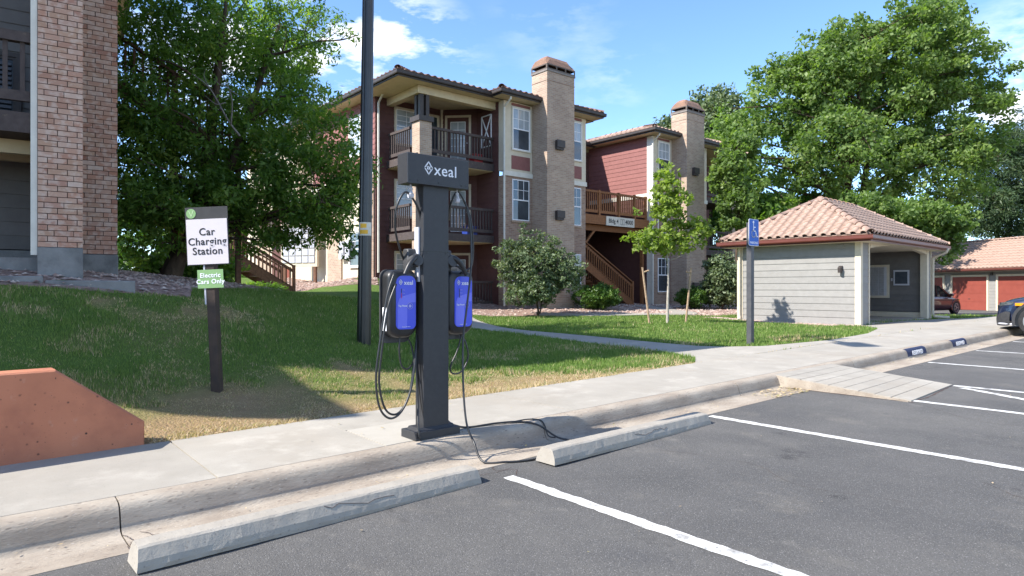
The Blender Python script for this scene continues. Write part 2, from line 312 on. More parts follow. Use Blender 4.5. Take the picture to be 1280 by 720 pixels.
def text(name, body, size, M, material, parent, bold=0, ext=.0015, kern=1, align='CENTER', xs=1):
    c = bpy.data.curves.new('lettering', 'FONT'); c.body = body; c.size = size; c.extrude = ext; c.offset = bold; c.align_x = align; c.align_y = 'CENTER'; c.space_character = kern; c.resolution_u = 4
    t = bpy.data.objects.new('tmp', c); COL.objects.link(t); me = bpy.data.meshes.new_from_object(t); bpy.data.objects.remove(t)
    me.name = name; me.materials.clear(); me.materials.append(material)
    for v in me.vertices: v.co.x *= xs
    return link(bpy.data.objects.new(name, me), parent, M)
def facing(M): return M @ Matrix.Rotation(R(90), 4, 'X')   # local xy of text -> frame xz, looking at -y
# ------------------------------------------------------------------ terrain
def g(x): return float(np.interp(x, [-60, 1, 4, 22, 30, 40, 300], [0, 0, .035, .27, .2, -.09, -.09]))
CP = [(1.3, 6.6, .27), (3.5, 6.6, .22), (.4, 6.2, .32), (1.1, 9.3, 1.40), (1.9, 9.6, 1.36), (1.75, 11, 1.5), (3, 14.4, 1.58), (-5, 9, 1.5), (-12, 9, 1.5), (-5, 6.6, .4), (-12, 6.6, .4), (4.7, 9.1, .50), (3.2, 9.1, .95), (2.9, 8.0, .62), (7, 9, .33),
      (10.8, 14.2, .27), (9.8, 8, .27), (10.3, 11, .27), (7.5, 17.2, 1.05), (5, 13, 1.25), (7.3, 13, .62), (9, 23.5, 1.05), (11.4, 22, 1.75), (11.4, 30, 1.78), (10, 20.5, 1.35), (12.2, 19.3, .95), (13.4, 19, .62), (15.7, 18.6, .56), (20, 18, .53),
      (24, 18, .5), (28, 18, .5), (15.2, 11.2, .36), (19.5, 7.8, .27), (20.4, 11.7, .29), (26, 8, .24), (25.5, 12, .3), (34, 14, .05), (45, 12, -.09), (60, 20, -.09), (9, 6.3, .24), (0, 20, 1.8), (0, 35, 1.8), (5, 30, 1.6), (5, 20, 1.5), (30, 30, .5), (45, 30, 0),
      (13, 14, .3), (18, 14.5, .42), (-12, 20, 1.8)]
for x in (-20, -12, -6, -3, 0, 2, 4, 6, 8, 10, 12, 15, 18, 22, 26, 30, 36, 44, 55): CP.append((x, 5.45, g(x) + .15))
cp = np.array(CP); cx = cp[:, :2] / 10
def tps(r2): return np.where(r2 > 0, .5 * r2 * np.log(np.maximum(r2, 1e-12)), 0)
NCP = len(cp); K = tps(((cx[:, None] - cx[None]) ** 2).sum(-1)) + np.eye(NCP) * 2e-4
P_ = np.hstack([np.ones((NCP, 1)), cx]); A = np.zeros((NCP + 3, NCP + 3)); A[:NCP, :NCP] = K; A[:NCP, NCP:] = P_; A[NCP:, :NCP] = P_.T
sol = np.linalg.solve(A, np.concatenate([cp[:, 2], np.zeros(3)]))
def hgt(x, y):
    x = np.asarray(x, float); y = np.asarray(y, float); s = x.shape
    q = np.stack([np.clip(x, -20, 60).ravel(), np.clip(y, 5.45, 36).ravel()], 1) / 10; out = np.zeros(len(q))
    for i in range(0, len(q), 20000):
        c = q[i:i + 20000]; out[i:i + 20000] = tps(((c[:, None] - cx[None]) ** 2).sum(-1)) @ sol[:NCP] + sol[NCP] + c @ sol[NCP + 1:]
    return np.clip(out, -.12, 1.85).reshape(s)
def H(x, y): return float(hgt(np.array([x]), np.array([y]))[0])
def inpoly(x, y, poly):
    x = np.asarray(x, float); y = np.asarray(y, float); r = np.zeros(x.shape, bool); n = len(poly)
    for i in range(n):
        (x1, y1), (x2, y2) = poly[i], poly[(i + 1) % n]
        c = ((y1 > y) != (y2 > y)) & (x < (x2 - x1) * (y - y1) / ((y2 - y1) or 1e-9) + x1); r ^= c
    return r
def strip_poly(pts, w):
    P = catmull([(a, b, 0) for a, b in pts], 6); l = []; r = []
    for i, p in enumerate(P):
        t = (P[min(i + 1, len(P) - 1)] - P[max(i - 1, 0)]).normalized(); nn = Vector((-t.y, t.x, 0)) * w / 2
        l.append((p.x + nn.x, p.y + nn.y)); r.append((p.x - nn.x, p.y - nn.y))
    return l, r
path1 = strip_poly([(9.8, 6.95), (9.85, 8.4), (10.25, 11), (10.95, 14.5), (11.6, 16.4), (12.7, 18.2)], 1.15)
path2 = strip_poly([(23.4, 18.7), (22.2, 16.6), (21.2, 14.9), (19.2, 14.1), (17.0, 15.1), (15.6, 17.0)], .95)
PLAZA = [(8.2, 5.603), (8.3, 5.64), (8.75, 5.95), (9.15, 6.6), (9.2, 7.0), (10.4, 7.0), (10.6, 6.6), (11.2, 6.15), (13.2, 5.85), (15.4, 6.0), (17.3, 6.5), (18.3, 7.15), (19.35, 7.75), (26.6, 8.0), (26.8, 7.4), (29.5, 6.6), (31, 5.62), (31, 5.603)]
SBED = [(18.4, 7.2), (19.6, 7.85), (19.75, 12.4), (18.9, 12.6), (18.5, 10)]
BBED = [(11.9, 22), (11.2, 20.6), (9.8, 21.3), (9.6, 24), (11.8, 36), (-.5, 36), (-.5, 42), (33, 42), (33, 17.0), (26, 13.6), (22, 13.2), (20.5, 13.1), (18.9, 13.6), (16.6, 14.9), (15.2, 16.8), (12.6, 17.6), (12.6, 19.0)]
LBED = [(-12, 9.1), (.2, 9.15), (1.3, 9.05), (2.3, 9.35), (2.6, 10.4), (3.6, 12.0), (5.3, 13.4), (6.6, 17), (6, 30), (-12, 30)]
def not_lawn(x, y):
    p1 = path1[0] + path1[1][::-1]; p2 = path2[0] + path2[1][::-1]
    return inpoly(x, y, p1) | inpoly(x, y, p2) | inpoly(x, y, PLAZA) | inpoly(x, y, SBED) | inpoly(x, y, BBED) | inpoly(x, y, LBED) | (y < 5.56)
def vnoise(x, y, f, seed=0):
    """smooth value noise"""
    r = np.random.default_rng(seed).random((64, 64)); u = x * f; v = y * f; i = np.floor(u).astype(int); j = np.floor(v).astype(int); a = u - i; b = v - j; a = a * a * (3 - 2 * a); b = b * b * (3 - 2 * b)
    def q(I, J): return r[I % 64, J % 64]
    return (q(i, j) * (1 - a) + q(i + 1, j) * a) * (1 - b) + (q(i, j + 1) * (1 - a) + q(i + 1, j + 1) * a) * b
def dryness(x, y):
    n = vnoise(x, y, 1.1, 1) * .42 + vnoise(x, y, 3.1, 2) * .33 + vnoise(x, y, 8, 3) * .25
    reach = np.interp(x, [-5, .8, 1.6, 2.8, 4.0, 5.0, 6.3, 7.5, 9], [.4, .95, 1.6, 1.7, 1.9, 1.4, .7, .2, .12])
    d = np.clip(1.32 - (y - 5.55) / np.maximum(reach, .05) + (n - .5) * 1.9, 0, 1)
    far = np.clip((n - .56) * 4, 0, .42) * np.clip((9.5 - y) / 2, .25, 1)
    hump = np.clip(1 - np.abs(y - (8.6 + .12 * x)) / .7, 0, 1) * np.clip((n - .46) * 5, 0, .8) * (x < 3.6)
    ed = np.clip(1 - (y - 5.55) / .22, 0, 1) * (.35 + .6 * n)
    return np.clip(np.maximum(np.maximum(d, ed), np.maximum(far, hump)), 0, 1)
xs = np.concatenate([[-900, -400, -150, -80, -50, -35, -25, -18], np.arange(-12, 32.01, .3), [33, 34.5, 36, 38, 40, 42, 45, 50, 56, 65, 80, 110, 150, 400, 900]])
ys = np.concatenate([[-900, -400, -150, -60, -30, 0, 3, 5.44], np.arange(5.5, 24.01, .3), [25, 26, 28, 30, 33, 36, 40, 50, 70, 100, 150, 400, 900]])
XX, YY = np.meshgrid(xs, ys); ZZ = hgt(XX, YY); ZZ = np.where(YY < 5.47, np.vectorize(g)(XX) - .14, ZZ); ZZ = np.where(YY == 5.5, ZZ - .05, ZZ)
nx, ny = len(xs), len(ys); idx = np.arange(nx * ny).reshape(ny, nx)
me = bpy.data.meshes.new('ground')
me.from_pydata(np.stack([XX, YY, ZZ], -1).reshape(-1, 3).tolist(), [], np.stack([idx[:-1, :-1], idx[:-1, 1:], idx[1:, 1:], idx[1:, :-1]], -1).reshape(-1, 4).tolist())
at = me.attributes.new('dry', 'FLOAT', 'POINT'); at.data.foreach_set('value', dryness(XX, YY).astype(np.float32).ravel())
me.materials.append(LAWN); me.shade_smooth(); tag(link(bpy.data.objects.new('ground', me), None, Matrix()), kind='structure')
# draped sheets
def drape(name, poly, off, material, step=.35, thick=.06, parent=None):
    bm = bmesh.new(); x0 = min(p[0] for p in poly); x1 = max(p[0] for p in poly); y0 = min(p[1] for p in poly); y1 = max(p[1] for p in poly)
    vs = [bm.verts.new((x, y, 0)) for x, y in poly]; f = bm.faces.new(vs)
    if f.normal.z < 0: f.normal_flip()
    geom = list(bm.verts) + list(bm.edges) + list(bm.faces)
    for ax, a, b in ((0, x0, x1), (1, y0, y1)):
        k = a + step
        while k < b:
            bmesh.ops.bisect_plane(bm, geom=list(bm.verts) + list(bm.edges) + list(bm.faces), plane_co=(k, 0, 0) if ax == 0 else (0, k, 0), plane_no=(1, 0, 0) if ax == 0 else (0, 1, 0)); k += step
    P = np.array([v.co[:] for v in bm.verts]); Z = hgt(P[:, 0], P[:, 1])
    for v, z in zip(bm.verts, Z): v.co.z = z + off
    bmesh.ops.recalc_face_normals(bm, faces=bm.faces)
    if sum(f.normal.z for f in bm.faces) < 0: bmesh.ops.reverse_faces(bm, faces=bm.faces)
    bd = [e for e in bm.edges if len(e.link_faces) == 1]; r = bmesh.ops.extrude_edge_only(bm, edges=bd)
    for v in [q for q in r['geom'] if isinstance(q, bmesh.types.BMVert)]: v.co.z -= thick
    c = Vector(((x0 + x1) / 2, (y0 + y1) / 2, H((x0 + x1) / 2, (y0 + y1) / 2)))
    for v in bm.verts: v.co -= c
    me = bpy.data.meshes.new(name); bm.to_mesh(me); bm.free(); me.materials.append(material)
    return link(bpy.data.objects.new(name, me), parent, Matrix.Translation(c))
def path_thing(name, lr, off, every=6):
    l, r = lr; root = drape(name, l + r[::-1], off - .012, CONC_BASE, .5, .08); tag(root, kind='structure')
    for i in range(0, len(l) - 1, every):
        j = min(i + every, len(l) - 1)
        def cut(seg, a=.012):   # leave a narrow joint
            P0 = Vector(seg[0]); P1 = Vector(seg[-1]); s = [Vector(q) for q in seg]; s[0] = P0 + (s[1] - P0).normalized() * a; s[-1] = P1 + (s[-2] - P1).normalized() * a; return [tuple(q) for q in s]
        drape('slab', cut(l[i:j + 1]) + cut(r[i:j + 1])[::-1], off, CONC, .4, .03, root)
path_thing('garden_path', path1, .012); path_thing('entrance_path', path2, .03)
# parking lot, gutter, kerb, pavement
def xstrip(name, x0, x1, prof, material, parent=None, step=.5, ends=True, zf=g, smooth=False):
    """sweep a (y,z) profile along x following the lot's rise; profile runs from low y to high y over the top"""
    X = [x0]; k = x0 + step
    while k < x1 - .01: X.append(k); k += step
    X.append(x1); b = MB(); m = len(prof)
    for x in X: b.v += [(x, y, z + zf(x)) for y, z in prof]
    b.f = [(i * m + j, (i + 1) * m + j, (i + 1) * m + j + 1, i * m + j + 1) for i in range(len(X) - 1) for j in range(m - 1)]
    if ends: b.f += [tuple(range(m)), tuple((len(X) - 1) * m + j for j in range(m - 1, -1, -1))]
    o = b.build(name, material, parent, smooth); 
    return o
o = xstrip('parking_lot', -60, 34, [(-60, 0), (-20, 0), (-5, 0), (0, 0), (3.80, 0), (3.801, -.05)], ASPH, ends=False, step=1); tag(o, kind='structure')
o = xstrip('street_beyond', 34.0, 120, [(-60, -.0), (5.6, -.0)], ASPH, ends=False, step=2); tag(o, kind='structure')
DRV = [(33, 5.2), (34, 5.2), (48, 5.2), (66, 5.2), (66, 40), (52, 27), (42.5, 22), (36.2, 12.2), (33.5, 8.2)]
o = drape('garage_driveway', DRV, .035, ASPH, 1.5, .05); tag(o, kind='structure')
joints = [-30, -25, -21.8, -18.6, -15.4, -12.2, -9, -5.8, -2.5, .67, 3.9, 7.05, 10.25, 13.4, 16.6, 19.8, 23, 26.2, 29.4, 33]
root = thing('kerb', T(0, 4.2, 0), None, None); tag(root, kind='structure')
prof_k = [(3.792, -.08), (3.792, .003), (3.95, -.012), (4.13, -.012), (4.165, .0), (4.18, .03), (4.197, .095), (4.215, .125), (4.24, .14), (4.28, .147), (4.345, .149), (4.345, -.08)]
for a, b in zip(joints[:-1], joints[1:]):
    smooth_by_angle(xstrip('kerb_section', a + .004, b - .004, prof_k, CONC_CURB, root, .5), 50)
xstrip('joint_filler', -30, 33, [(3.8, -.05), (4.14, -.03), (4.2, .0), (4.235, .09), (4.28, .13), (4.34, .135)], MORT, root, 1, ends=False)
root = thing('pavement', T(0, 4.9, .1), None, None); tag(root, kind='structure')
sj = [-30, -24, -21, -17.8, -14.6, -11.4, -8.3, -5.1, -1.95, 1.23, 4.42, 7.55, 10.7, 13.9, 17.1, 20.3, 23.5, 26.7, 31, 33]
for a, b in zip(sj[:-1], sj[1:]):
    if a == 1.23:   # the bay with the newer square patch under the charger
        xstrip('pavement_slab', a + .006, 2.42, [(4.352, .10), (4.352, .149), (5.6, .158), (5.6, .05)], CONC, root)
        xstrip('pavement_slab', 3.14, b - .006, [(4.352, .10), (4.352, .149), (5.6, .158), (5.6, .05)], CONC, root)
        xstrip('pavement_slab', 2.424, 3.136, [(5.02, .1), (5.02, .154), (5.6, .158), (5.6, .05)], CONC, root)
        xstrip('concrete_patch', 2.43, 3.13, [(4.352, .1), (4.352, .1505), (5.012, .1555), (5.012, .1)], CONC_LIGHT, root)
    else: xstrip('pavement_slab', a + .006, b - .006, [(4.352, .10), (4.352, .149), (5.6, .158), (5.6, .05)], CONC, root)
xstrip('joint_filler', -30, 33, [(4.33, .125), (5.58, .142)], MORT, root, 1, ends=False)
o = drape('mailbox_plaza', PLAZA, .010, CONC, .5, .08); tag(o, kind='structure')
def stripe(x0, y0, x1, y1, wd=.10):
    d = Vector((x1 - x0, y1 - y0, 0)); n = Vector((-d.y, d.x, 0)).normalized() * wd / 2; k = max(8, int(d.length / .05)); b = MB(); A = Vector((x0, y0, 0))
    for i in range(k + 1):
        p = A + d * i / k; j1 = random.uniform(-.007, .006) * 1.3; j2 = random.uniform(-.007, .006) * 1.3
        for s_, j in ((-1, j1), (1, j2)):
            q = p + n * s_ * (1 + j / (wd / 2)); b.v.append((q.x, q.y, g(q.x) + .004))
    b.f = [(2 * i, 2 * i + 2, 2 * i + 3, 2 * i + 1) for i in range(k)]
    o = b.build('parking_line', PAINT); tag(o, kind='structure'); return o
stripe(2.93, 3.52, 2.93, -1.8); stripe(5.76, 3.74, 5.76, -1.8); stripe(8.12, 2.68, 8.12, -2); stripe(9.62, 2.72, 9.62, -2); stripe(12.0, 3.75, 12.0, -2); stripe(14.55, 3.75, 14.55, -2); stripe(17.1, 3.75, 17.1, -2); stripe(21.2, 3.75, 21.2, -2)
stripe(9.50, 2.60, 8.2, .4); stripe(.1, 3.5, .1, -1.8); stripe(9.5, .6, 8.2, -1.6)
# kerb ramp with tooled strips
root = thing('kerb_ramp', T(8.8, 3.4, g(8.8)), None, None); tag(root, kind='structure')
b = MB(); x0, x1 = 8.00, 9.66; b.add([(x0, 2.68, -.02 + g(x0)), (x1, 2.75, -.02 + g(x1)), (x1, 4.26, -.02 + g(x1)), (x0, 4.26, -.02 + g(x0)), (x0, 2.70, .008 + g(x0)), (x1, 2.77, .008 + g(x1)), (x1, 4.26, .138 + g(x1)), (x0, 4.26, .138 + g(x0))],
     [(3, 2, 1, 0), (4, 5, 6, 7), (0, 1, 5, 4), (1, 2, 6, 5), (2, 3, 7, 6), (3, 0, 4, 7)]); b.build('ramp_bed', CONC_CURB, root); x0, x1 = 8.05, 9.62
ns = 9
for i in range(ns):
    ya = 2.70 + (4.27 - 2.70) * i / ns + (.005 if i else -.02); yb = 2.70 + (4.27 - 2.70) * (i + 1) / ns - .005
    b = MB(); jl = random.uniform(-.02, .02); jr = random.uniform(-.012, .012)
    za = .014 + (ya - 2.68) / 1.58 * .130; zb = .014 + (yb - 2.68) / 1.58 * .130
    a0, a1 = x0 - .02 + jl, x1 + .015 + jr; sk = .06 * (1 - i / ns)
    b.add([(a0, ya, g(x0) - .03), (a1, ya + sk, g(x1) - .03), (a1, yb + sk, g(x1) - .03), (a0, yb, g(x0) - .03), (a0, ya, g(x0) + za), (a1, ya + sk, g(x1) + za), (a1, yb + sk, g(x1) + zb), (a0, yb, g(x0) + zb)],
          [(3, 2, 1, 0), (4, 5, 6, 7), (0, 1, 5, 4), (1, 2, 6, 5), (2, 3, 7, 6), (3, 0, 4, 7)]); b.build('ramp_strip', CONC, root)
# kerb lettering: navy blocks on the kerb face
for (xa, xb) in ((12.4, 13.3), (14.75, 15.6)):
    lab = 'navy RESERVED block painted on the kerb nearer the ramp' if xa < 14 else 'navy RESERVED block painted on the kerb nearer the parked dark car'
    o = xstrip('painted_kerb_sign', xa, xb, [(4.176, .01), (4.178, .03), (4.193, .095), (4.211, .128), (4.237, .1435), (4.262, .148)], ALGAE, None, .3, ends=False); tag(o, lab, 'kerb sign', 'painted kerb signs')
    M = T((xa + xb) / 2 - .02, 4.170, g((xa + xb) / 2) + .073) @ Matrix.Rotation(R(-5), 4, 'X') @ Matrix.Rotation(math.atan(.013), 4, 'Y').inverted()
    text('lettering', 'RESERVED', .105, facing(M), WHT, o, .003, .001, 1.1)
# wheel stops
def wheel_stop(x0, x1, y, lab, rot=0):
    b = MB(T((x0 + x1) / 2, y, g((x0 + x1) / 2)) @ Matrix.Rotation(rot, 4, 'Z')); ln = x1 - x0; n = 60; m = 9
    pr = [(-.10, .0), (-.10, .022), (-.094, .05), (-.066, .104), (-.052, .113), (.045, .115), (.06, .104), (.09, .05), (.098, .0)]
    for i in range(n + 1):
        u = i / n; x = -ln / 2 + ln * u; e = min(u, 1 - u) * ln; tp = min(1, .55 + e / .07 * .45)
        for j, (yy, zz) in enumerate(pr):
            jx = (.015 * (zz / .12) if i == 0 else (-.015 * (zz / .12) if i == n else 0)); k = .0008
            ch = -.006 * max(0, vnoise(np.array([x * 1.0]), np.array([j * .4 + y]), 9, 5)[0] - .62) * 3
            b.v.append((x + jx, yy * (1.0) + random.uniform(-k, k) + ch * (1 if yy < 0 else -1), max(0, zz * (.93 + .07 * tp) + (random.uniform(-k, k) if zz else 0))))
    b.f = [(i * m + j, (i + 1) * m + j, (i + 1) * m + j + 1, i * m + j + 1) for i in range(n) for j in range(m - 1)] + [tuple(range(m)), tuple(n * m + j for j in range(m - 1, -1, -1)), ]
    o = b.build('wheel_stop', CONC_STOP); tag(o, lab, 'wheel stop', 'concrete wheel stops')
    c = MB(b.M); pts = [(-.1 + i * .05 + random.uniform(-.01, .01) + ln * .0, 0, 0) for i in range(9)]
    cr = []; zz = .1
    for i in range(11):
        zz = min(.10, max(.06, zz + random.uniform(-.018, .016))); yy = -.0945 + (zz - .05) / .054 * .028; cr.append((-.38 + i * .045 + ln * .14, yy - .001, zz))
    c.tube(cr, .0016, 4); c.build('crack', MORT, o)
    return o
wheel_stop(.62, 2.70, 3.60, 'nearer cracked concrete wheel stop, left of the first white bay line', R(1.5)); wheel_stop(3.33, 5.45, 3.60, 'farther cracked concrete wheel stop, between the two long white bay lines', R(1.5))
# ------------------------------------------------------------------ salmon end wall
b = MB(T(.4, 5.56, 0) @ Matrix.Rotation(R(3.5), 4, 'Z'))
c = .012; pl = [(-6, .02), (-6, .775), (.10, .775), (.66, .335), (.66, .02)]
for i in range(-1, 1): pass
n = len(pl); pin = [(-6, .02), (-6, .763), (.095, .763), (.648, .33), (.648, .02)]
b.v = [(x, .0, z) for x, z in pin] + [(x, .014, z) for x, z in pl] + [(x, .186, z) for x, z in pl] + [(x, .2, z) for x, z in pin]
b.f = [tuple(range(n)), tuple(range(4 * n - 1, 3 * n - 1, -1))] + [(k * n + i, (k + 1) * n + i, (k + 1) * n + (i + 1) % n, k * n + (i + 1) % n) for k in range(3) for i in range(n)]
tag(b.build('low_wall', SALM), 'low salmon painted concrete wall with a sloped end beside the pavement', 'wall')
# ------------------------------------------------------------------ EV charging station
gz = .15 + g(2.9)
root = thing('charging_station', T(2.87, 4.42, gz), 'charcoal two sided EV charging pedestal with a white lettered header box', 'charging station')
M0 = T(0, 0, 0)
b = MB(); b.box(2.665, 3.085, 4.315, 4.535, gz, gz + .062, ch=.004); b.box(2.69, 3.06, 4.335, 4.515, gz + .055, gz + .085, ch=.022); b.build('base_plate', CHAR, root)
b = MB(); b.box(2.76, 3.0, 4.355, 4.475, gz + .06, 2.2, ch=.004); b.build('column', CHAR, root)
b = MB(); b.box(2.585, 3.165, 4.305, 4.455, 2.155, 2.388, ch=.005); hd = b.build('header_box', CHAR, root)
b = MB(); b.box(2.761, 2.999, 4.3535, 4.356, 1.636, 1.640); b.box(2.759, 2.761, 4.36, 4.47, 1.636, 1.640); b.build('seam', GLASSD, root)
bm_ = MB().tube([(0, 0, 0), (0, -.004, 0)], .007, 8); sme, _ = bm_.mesh('screw', BLKP)
for sx in (2.61, 2.68, 2.78, 2.87, 2.98, 3.09, 3.14): inst('screw', sme, root, T(sx, 4.304, 2.172) if sx not in (2.78, 2.98) else T(sx + (.01 if sx < 2.8 else -.01), 4.354, 1.62))
LM = T(2.775, 4.3035, 2.285)
b = MB(LM)
def outline(b, pts, wd, y=0, cl=True):
    n = len(pts)
    for i in range(n if cl else n - 1):
        p = Vector((pts[i][0], 0, pts[i][1])); q = Vector((pts[(i + 1) % n][0], 0, pts[(i + 1) % n][1])); t = (q - p).normalized(); o = Vector((-t.z, 0, t.x)) * wd / 2; e = t * wd * .45
        b.add([p - e - o + Vector((0, y, 0)), q + e - o + Vector((0, y, 0)), q + e + o + Vector((0, y, 0)), p - e + o + Vector((0, y, 0))], [(0, 1, 2, 3)])
def xeal_logo(b, s, y=0):
    h, w_ = .05 * s, .037 * s
    outline(b, [(0, h), (w_, 0), (0, -h), (-w_, 0)], .0075 * s, y)
    outline(b, [(0, h * .98), (w_ * .5, h * .33), (0, -h * .30), (-w_ * .5, h * .33)], .006 * s, y - .0004)
    outline(b, [(0, -h * .98), (w_ * .5, -h * .33), (0, h * .30), (-w_ * .5, -h * .33)], .006 * s, y - .0008)
xeal_logo(b, 1.0); b.build('logo', WHT, root)
text('lettering', 'xeal', .125, facing(T(2.935, 4.3035, 2.275)), WHT, root, .0008, .001, 1.08)
def rrect(x0, x1, z0, z1, r, k=5, rt=None):
    P = []; rt = r if rt is None else rt
    for cx_, cz, a0, rr in ((x1 - r, z0 + r, -90, r), (x1 - rt, z1 - rt, 0, rt), (x0 + rt, z1 - rt, 90, rt), (x0 + r, z0 + r, 180, r)):
        for i in range(k + 1):
            a = R(a0 + 90 * i / k); P.append((cx_ + rr * math.cos(a), cz + rr * math.sin(a)))
    return P
def slabxz(b, poly, y0, y1, bev=0):
    """poly in xz, from y0 (front) to y1; bevelled front edge"""
    n = len(poly); cx_ = sum(p[0] for p in poly) / n; cz = sum(p[1] for p in poly) / n
    def sc_(p, d):
        v = Vector((p[0] - cx_, p[1] - cz)); return (cx_ + v.x * (1 - d / v.length), cz + v.y * (1 - d / v.length))
    rings = ([(y0, bev), (y0 + bev * .3, bev * .35), (y0 + bev, 0)] if bev else [(y0, 0)]) + [(y1, 0)]
    base = len(b.v)
    for y, d in rings: b.v += [(*[sc_(p, d)[0]], y, sc_(p, d)[1]) for p in poly]
    b.f += [tuple(base + i for i in range(n)), tuple(base + (len(rings) - 1) * n + i for i in range(n - 1, -1, -1))]
    for k in range(len(rings) - 1):
        for i in range(n): b.f.append((base + k * n + i, base + (k + 1) * n + i, base + (k + 1) * n + (i + 1) % n, base + k * n + (i + 1) % n))
    return b
for side, cx_ in (('l', 2.618), ('r', 3.165)):
    b = MB(); slabxz(b, rrect(cx_ - .138, cx_ + .118, .965, 1.488, .095, 6, .06), 4.40, 4.50, .03); u = smooth_by_angle(b.build('charger_unit', BLKP, root), 50)
    if side == 'l': u['label'] = 'left wall unit with a grey data sticker on its side'
    else: u['label'] = 'right wall unit, partly behind the column'
    b = MB(); slabxz(b, rrect(cx_ - .150, cx_ + .118, .92, 1.495, .06, 5), 4.515, 4.53, 0); b.build('back_plate', BLKP2, root)
    b = MB(); b.box(cx_ - .09, cx_ + .09, 4.5005, 4.5145, 1.0, 1.42); b.bar((cx_, 4.558, 1.4), (2.88, 4.465, 1.4), .04, .04); b.bar((cx_, 4.558, 1.05), (2.88, 4.465, 1.05), .04, .04); b.build('bracket', BLKP, root)
    b = MB(); slabxz(b, rrect(cx_ - .078, cx_ + .098, 1.03, 1.445, .04, 5, .055), 4.3965, 4.402); b.build('display_panel', BLUE, u)
    # lighter sweep printed on the panel
    b = MB(); P = [(-.07, .96 + .08), (-.07, 1.23), (-.055, 1.27), (-.01, 1.29), (.09, 1.315), (.09, 1.24), (.03, 1.235), (.015, 1.215), (.015, 1.12), (.012, 1.04)]
    b.add([(cx_ + .005 + x, 4.3955, z) for x, z in P], [tuple(range(len(P)))]); b.build('panel_print', BLUE2, u)
    b = MB(); ring = [(cx_ + .045 + .024 * math.cos(a), 4.395, 1.21 + .024 * math.sin(a)) for a in [i * math.pi / 10 for i in range(20)]]
    outline(b, [(p[0], p[2]) for p in ring], .003, 4.395); b.add([(cx_ + .045 + .012 * math.cos(i * math.pi / 6), 4.3946, 1.21 + .012 * math.sin(i * math.pi / 6)) for i in range(12)], [tuple(range(12))]); b.build('tap_symbol', mat('pale_lilac_print', (.45, .45, .8), None, .5), u)
    b = MB(T(cx_ - .038, 4.3950, 1.395)); xeal_logo(b, .42); b.build('logo', WHT, u)
    text('lettering', 'xeal', .048, facing(T(cx_ + .032, 4.3950, 1.39)), WHT, u, .0006, .0006, 1.05)
    text('lettering', 'Tap Phone', .018, facing(T(cx_ - .02, 4.3945, 1.212)), WHT, u, .0003, .0004, 1.0)
    for q in range(3):
        text('lettering', 'Ready', .009, facing(T(cx_ - .012, 4.3945, 1.335 - q * .026)), mat('pale_lilac_print', (.45, .45, .8)), u, 0, .0003)
    b = MB(); b.box(cx_ - .034, cx_ - .029, 4.3942, 4.3952, 1.27, 1.31); b.build('status_light', REDL if side == 'l' else BLKP, u)
    b = MB(); b.box(cx_ - .034, cx_ - .029, 4.3942, 4.3952, 1.312, 1.345); b.build('status_light', BLKP, u)
    text('lettering', 'charging by phone', .010, facing(T(cx_ + .01, 4.3945, 1.05)), WHT, u, 0, .0003)
b = MB(); b.box(2.4775, 2.4795, 4.435, 4.495, 1.02, 1.20); b.build('data_sticker', WHT, root)
# holsters + plugs
def holster(cx_, s):
    b = MB(); b.tube([(cx_, 4.50, 1.56), (cx_, 4.40, 1.565), (cx_, 4.36, 1.57)], [.04, .05, .047], 14); b.box(cx_ - .045, cx_ + .045, 4.44, 4.52, 1.49, 1.66, ch=.01); smooth_by_angle(b.build('holster', BLKP2, root), 40)
    gr = MB(); gr.tube(catmull([(cx_, 4.40, 1.60), (cx_ - s * .03, 4.36, 1.585), (cx_ - s * .085, 4.35, 1.53), (cx_ - s * .125, 4.35, 1.455)], 5), .024, 12, .017)
    gr.tube(catmull([(cx_ + s * .0, 4.395, 1.545), (cx_ - s * .05, 4.365, 1.525), (cx_ - s * .1, 4.352, 1.49)], 4), .009, 8)
    gr.tube([(cx_ - .012, 4.39, 1.565), (cx_ - .012, 4.355, 1.57)], [.036, .04], 14); smooth_by_angle(gr.build('charging_plug', BLKP, root), 45)
holster(2.715, 1); holster(3.045, -1)
b = MB(); b.box(2.742, 2.757, 4.40, 4.46, 1.40, 1.83); b.build('side_panel', GREYL, root)
b = MB(); b.box(3.003, 3.065, 4.50, 4.508, 1.47, 1.72); b.build('notice_plate', WHT, root)
# cable balancers and cables
for hx in (2.665, 3.105):
    b = MB(); b.tube([(hx, 4.39, 2.16), (hx, 4.39, 2.10)], .008, 8); b.tube([(hx, 4.39, 2.13), (hx, 4.39, 2.115)], .017, 10); b.tube([(hx - .0, 4.39, 2.115), (hx, 4.375, 2.085), (hx, 4.39, 2.055)], .012, 8); b.tube([(hx - .018, 4.39, 2.07), (hx + .018, 4.39, 2.07)], .021, 10); b.build('cable_hanger', GREYL, root)
CAB = mat('black_cable', (.015, .015, .016), (.03, .03, .031), .38, 12, spec=.5)
def px3(px, py, Y):
    a = (px - 640) / 815; d = Y / (.7652 - .6443 * a); return Vector((d * (.6443 + .7652 * a), Y, 1.35 - (py - 360) / 815 * d))
def cable(pts, r=.0085, lab=None):
    b = MB(); b.tube(catmull(pts, 8), r, 8); o = b.build('cable', CAB, root, True); return o
cable([px3(x, y, Y) for x, y, Y in [(493, 341, 4.36), (484, 370, 4.34), (476, 420, 4.33), (470, 470, 4.33), (474, 508, 4.33), (487, 523, 4.33), (502, 514, 4.34), (514, 485, 4.36), (520, 440, 4.40), (521, 400, 4.50), (522, 340, 4.50), (526, 290, 4.42), (523, 262, 4.40), (508, 240, 4.39), (496, 258, 4.40), (494, 285, 4.43), (500, 312, 4.48), (510, 338, 4.54), (513, 360, 4.56)]])
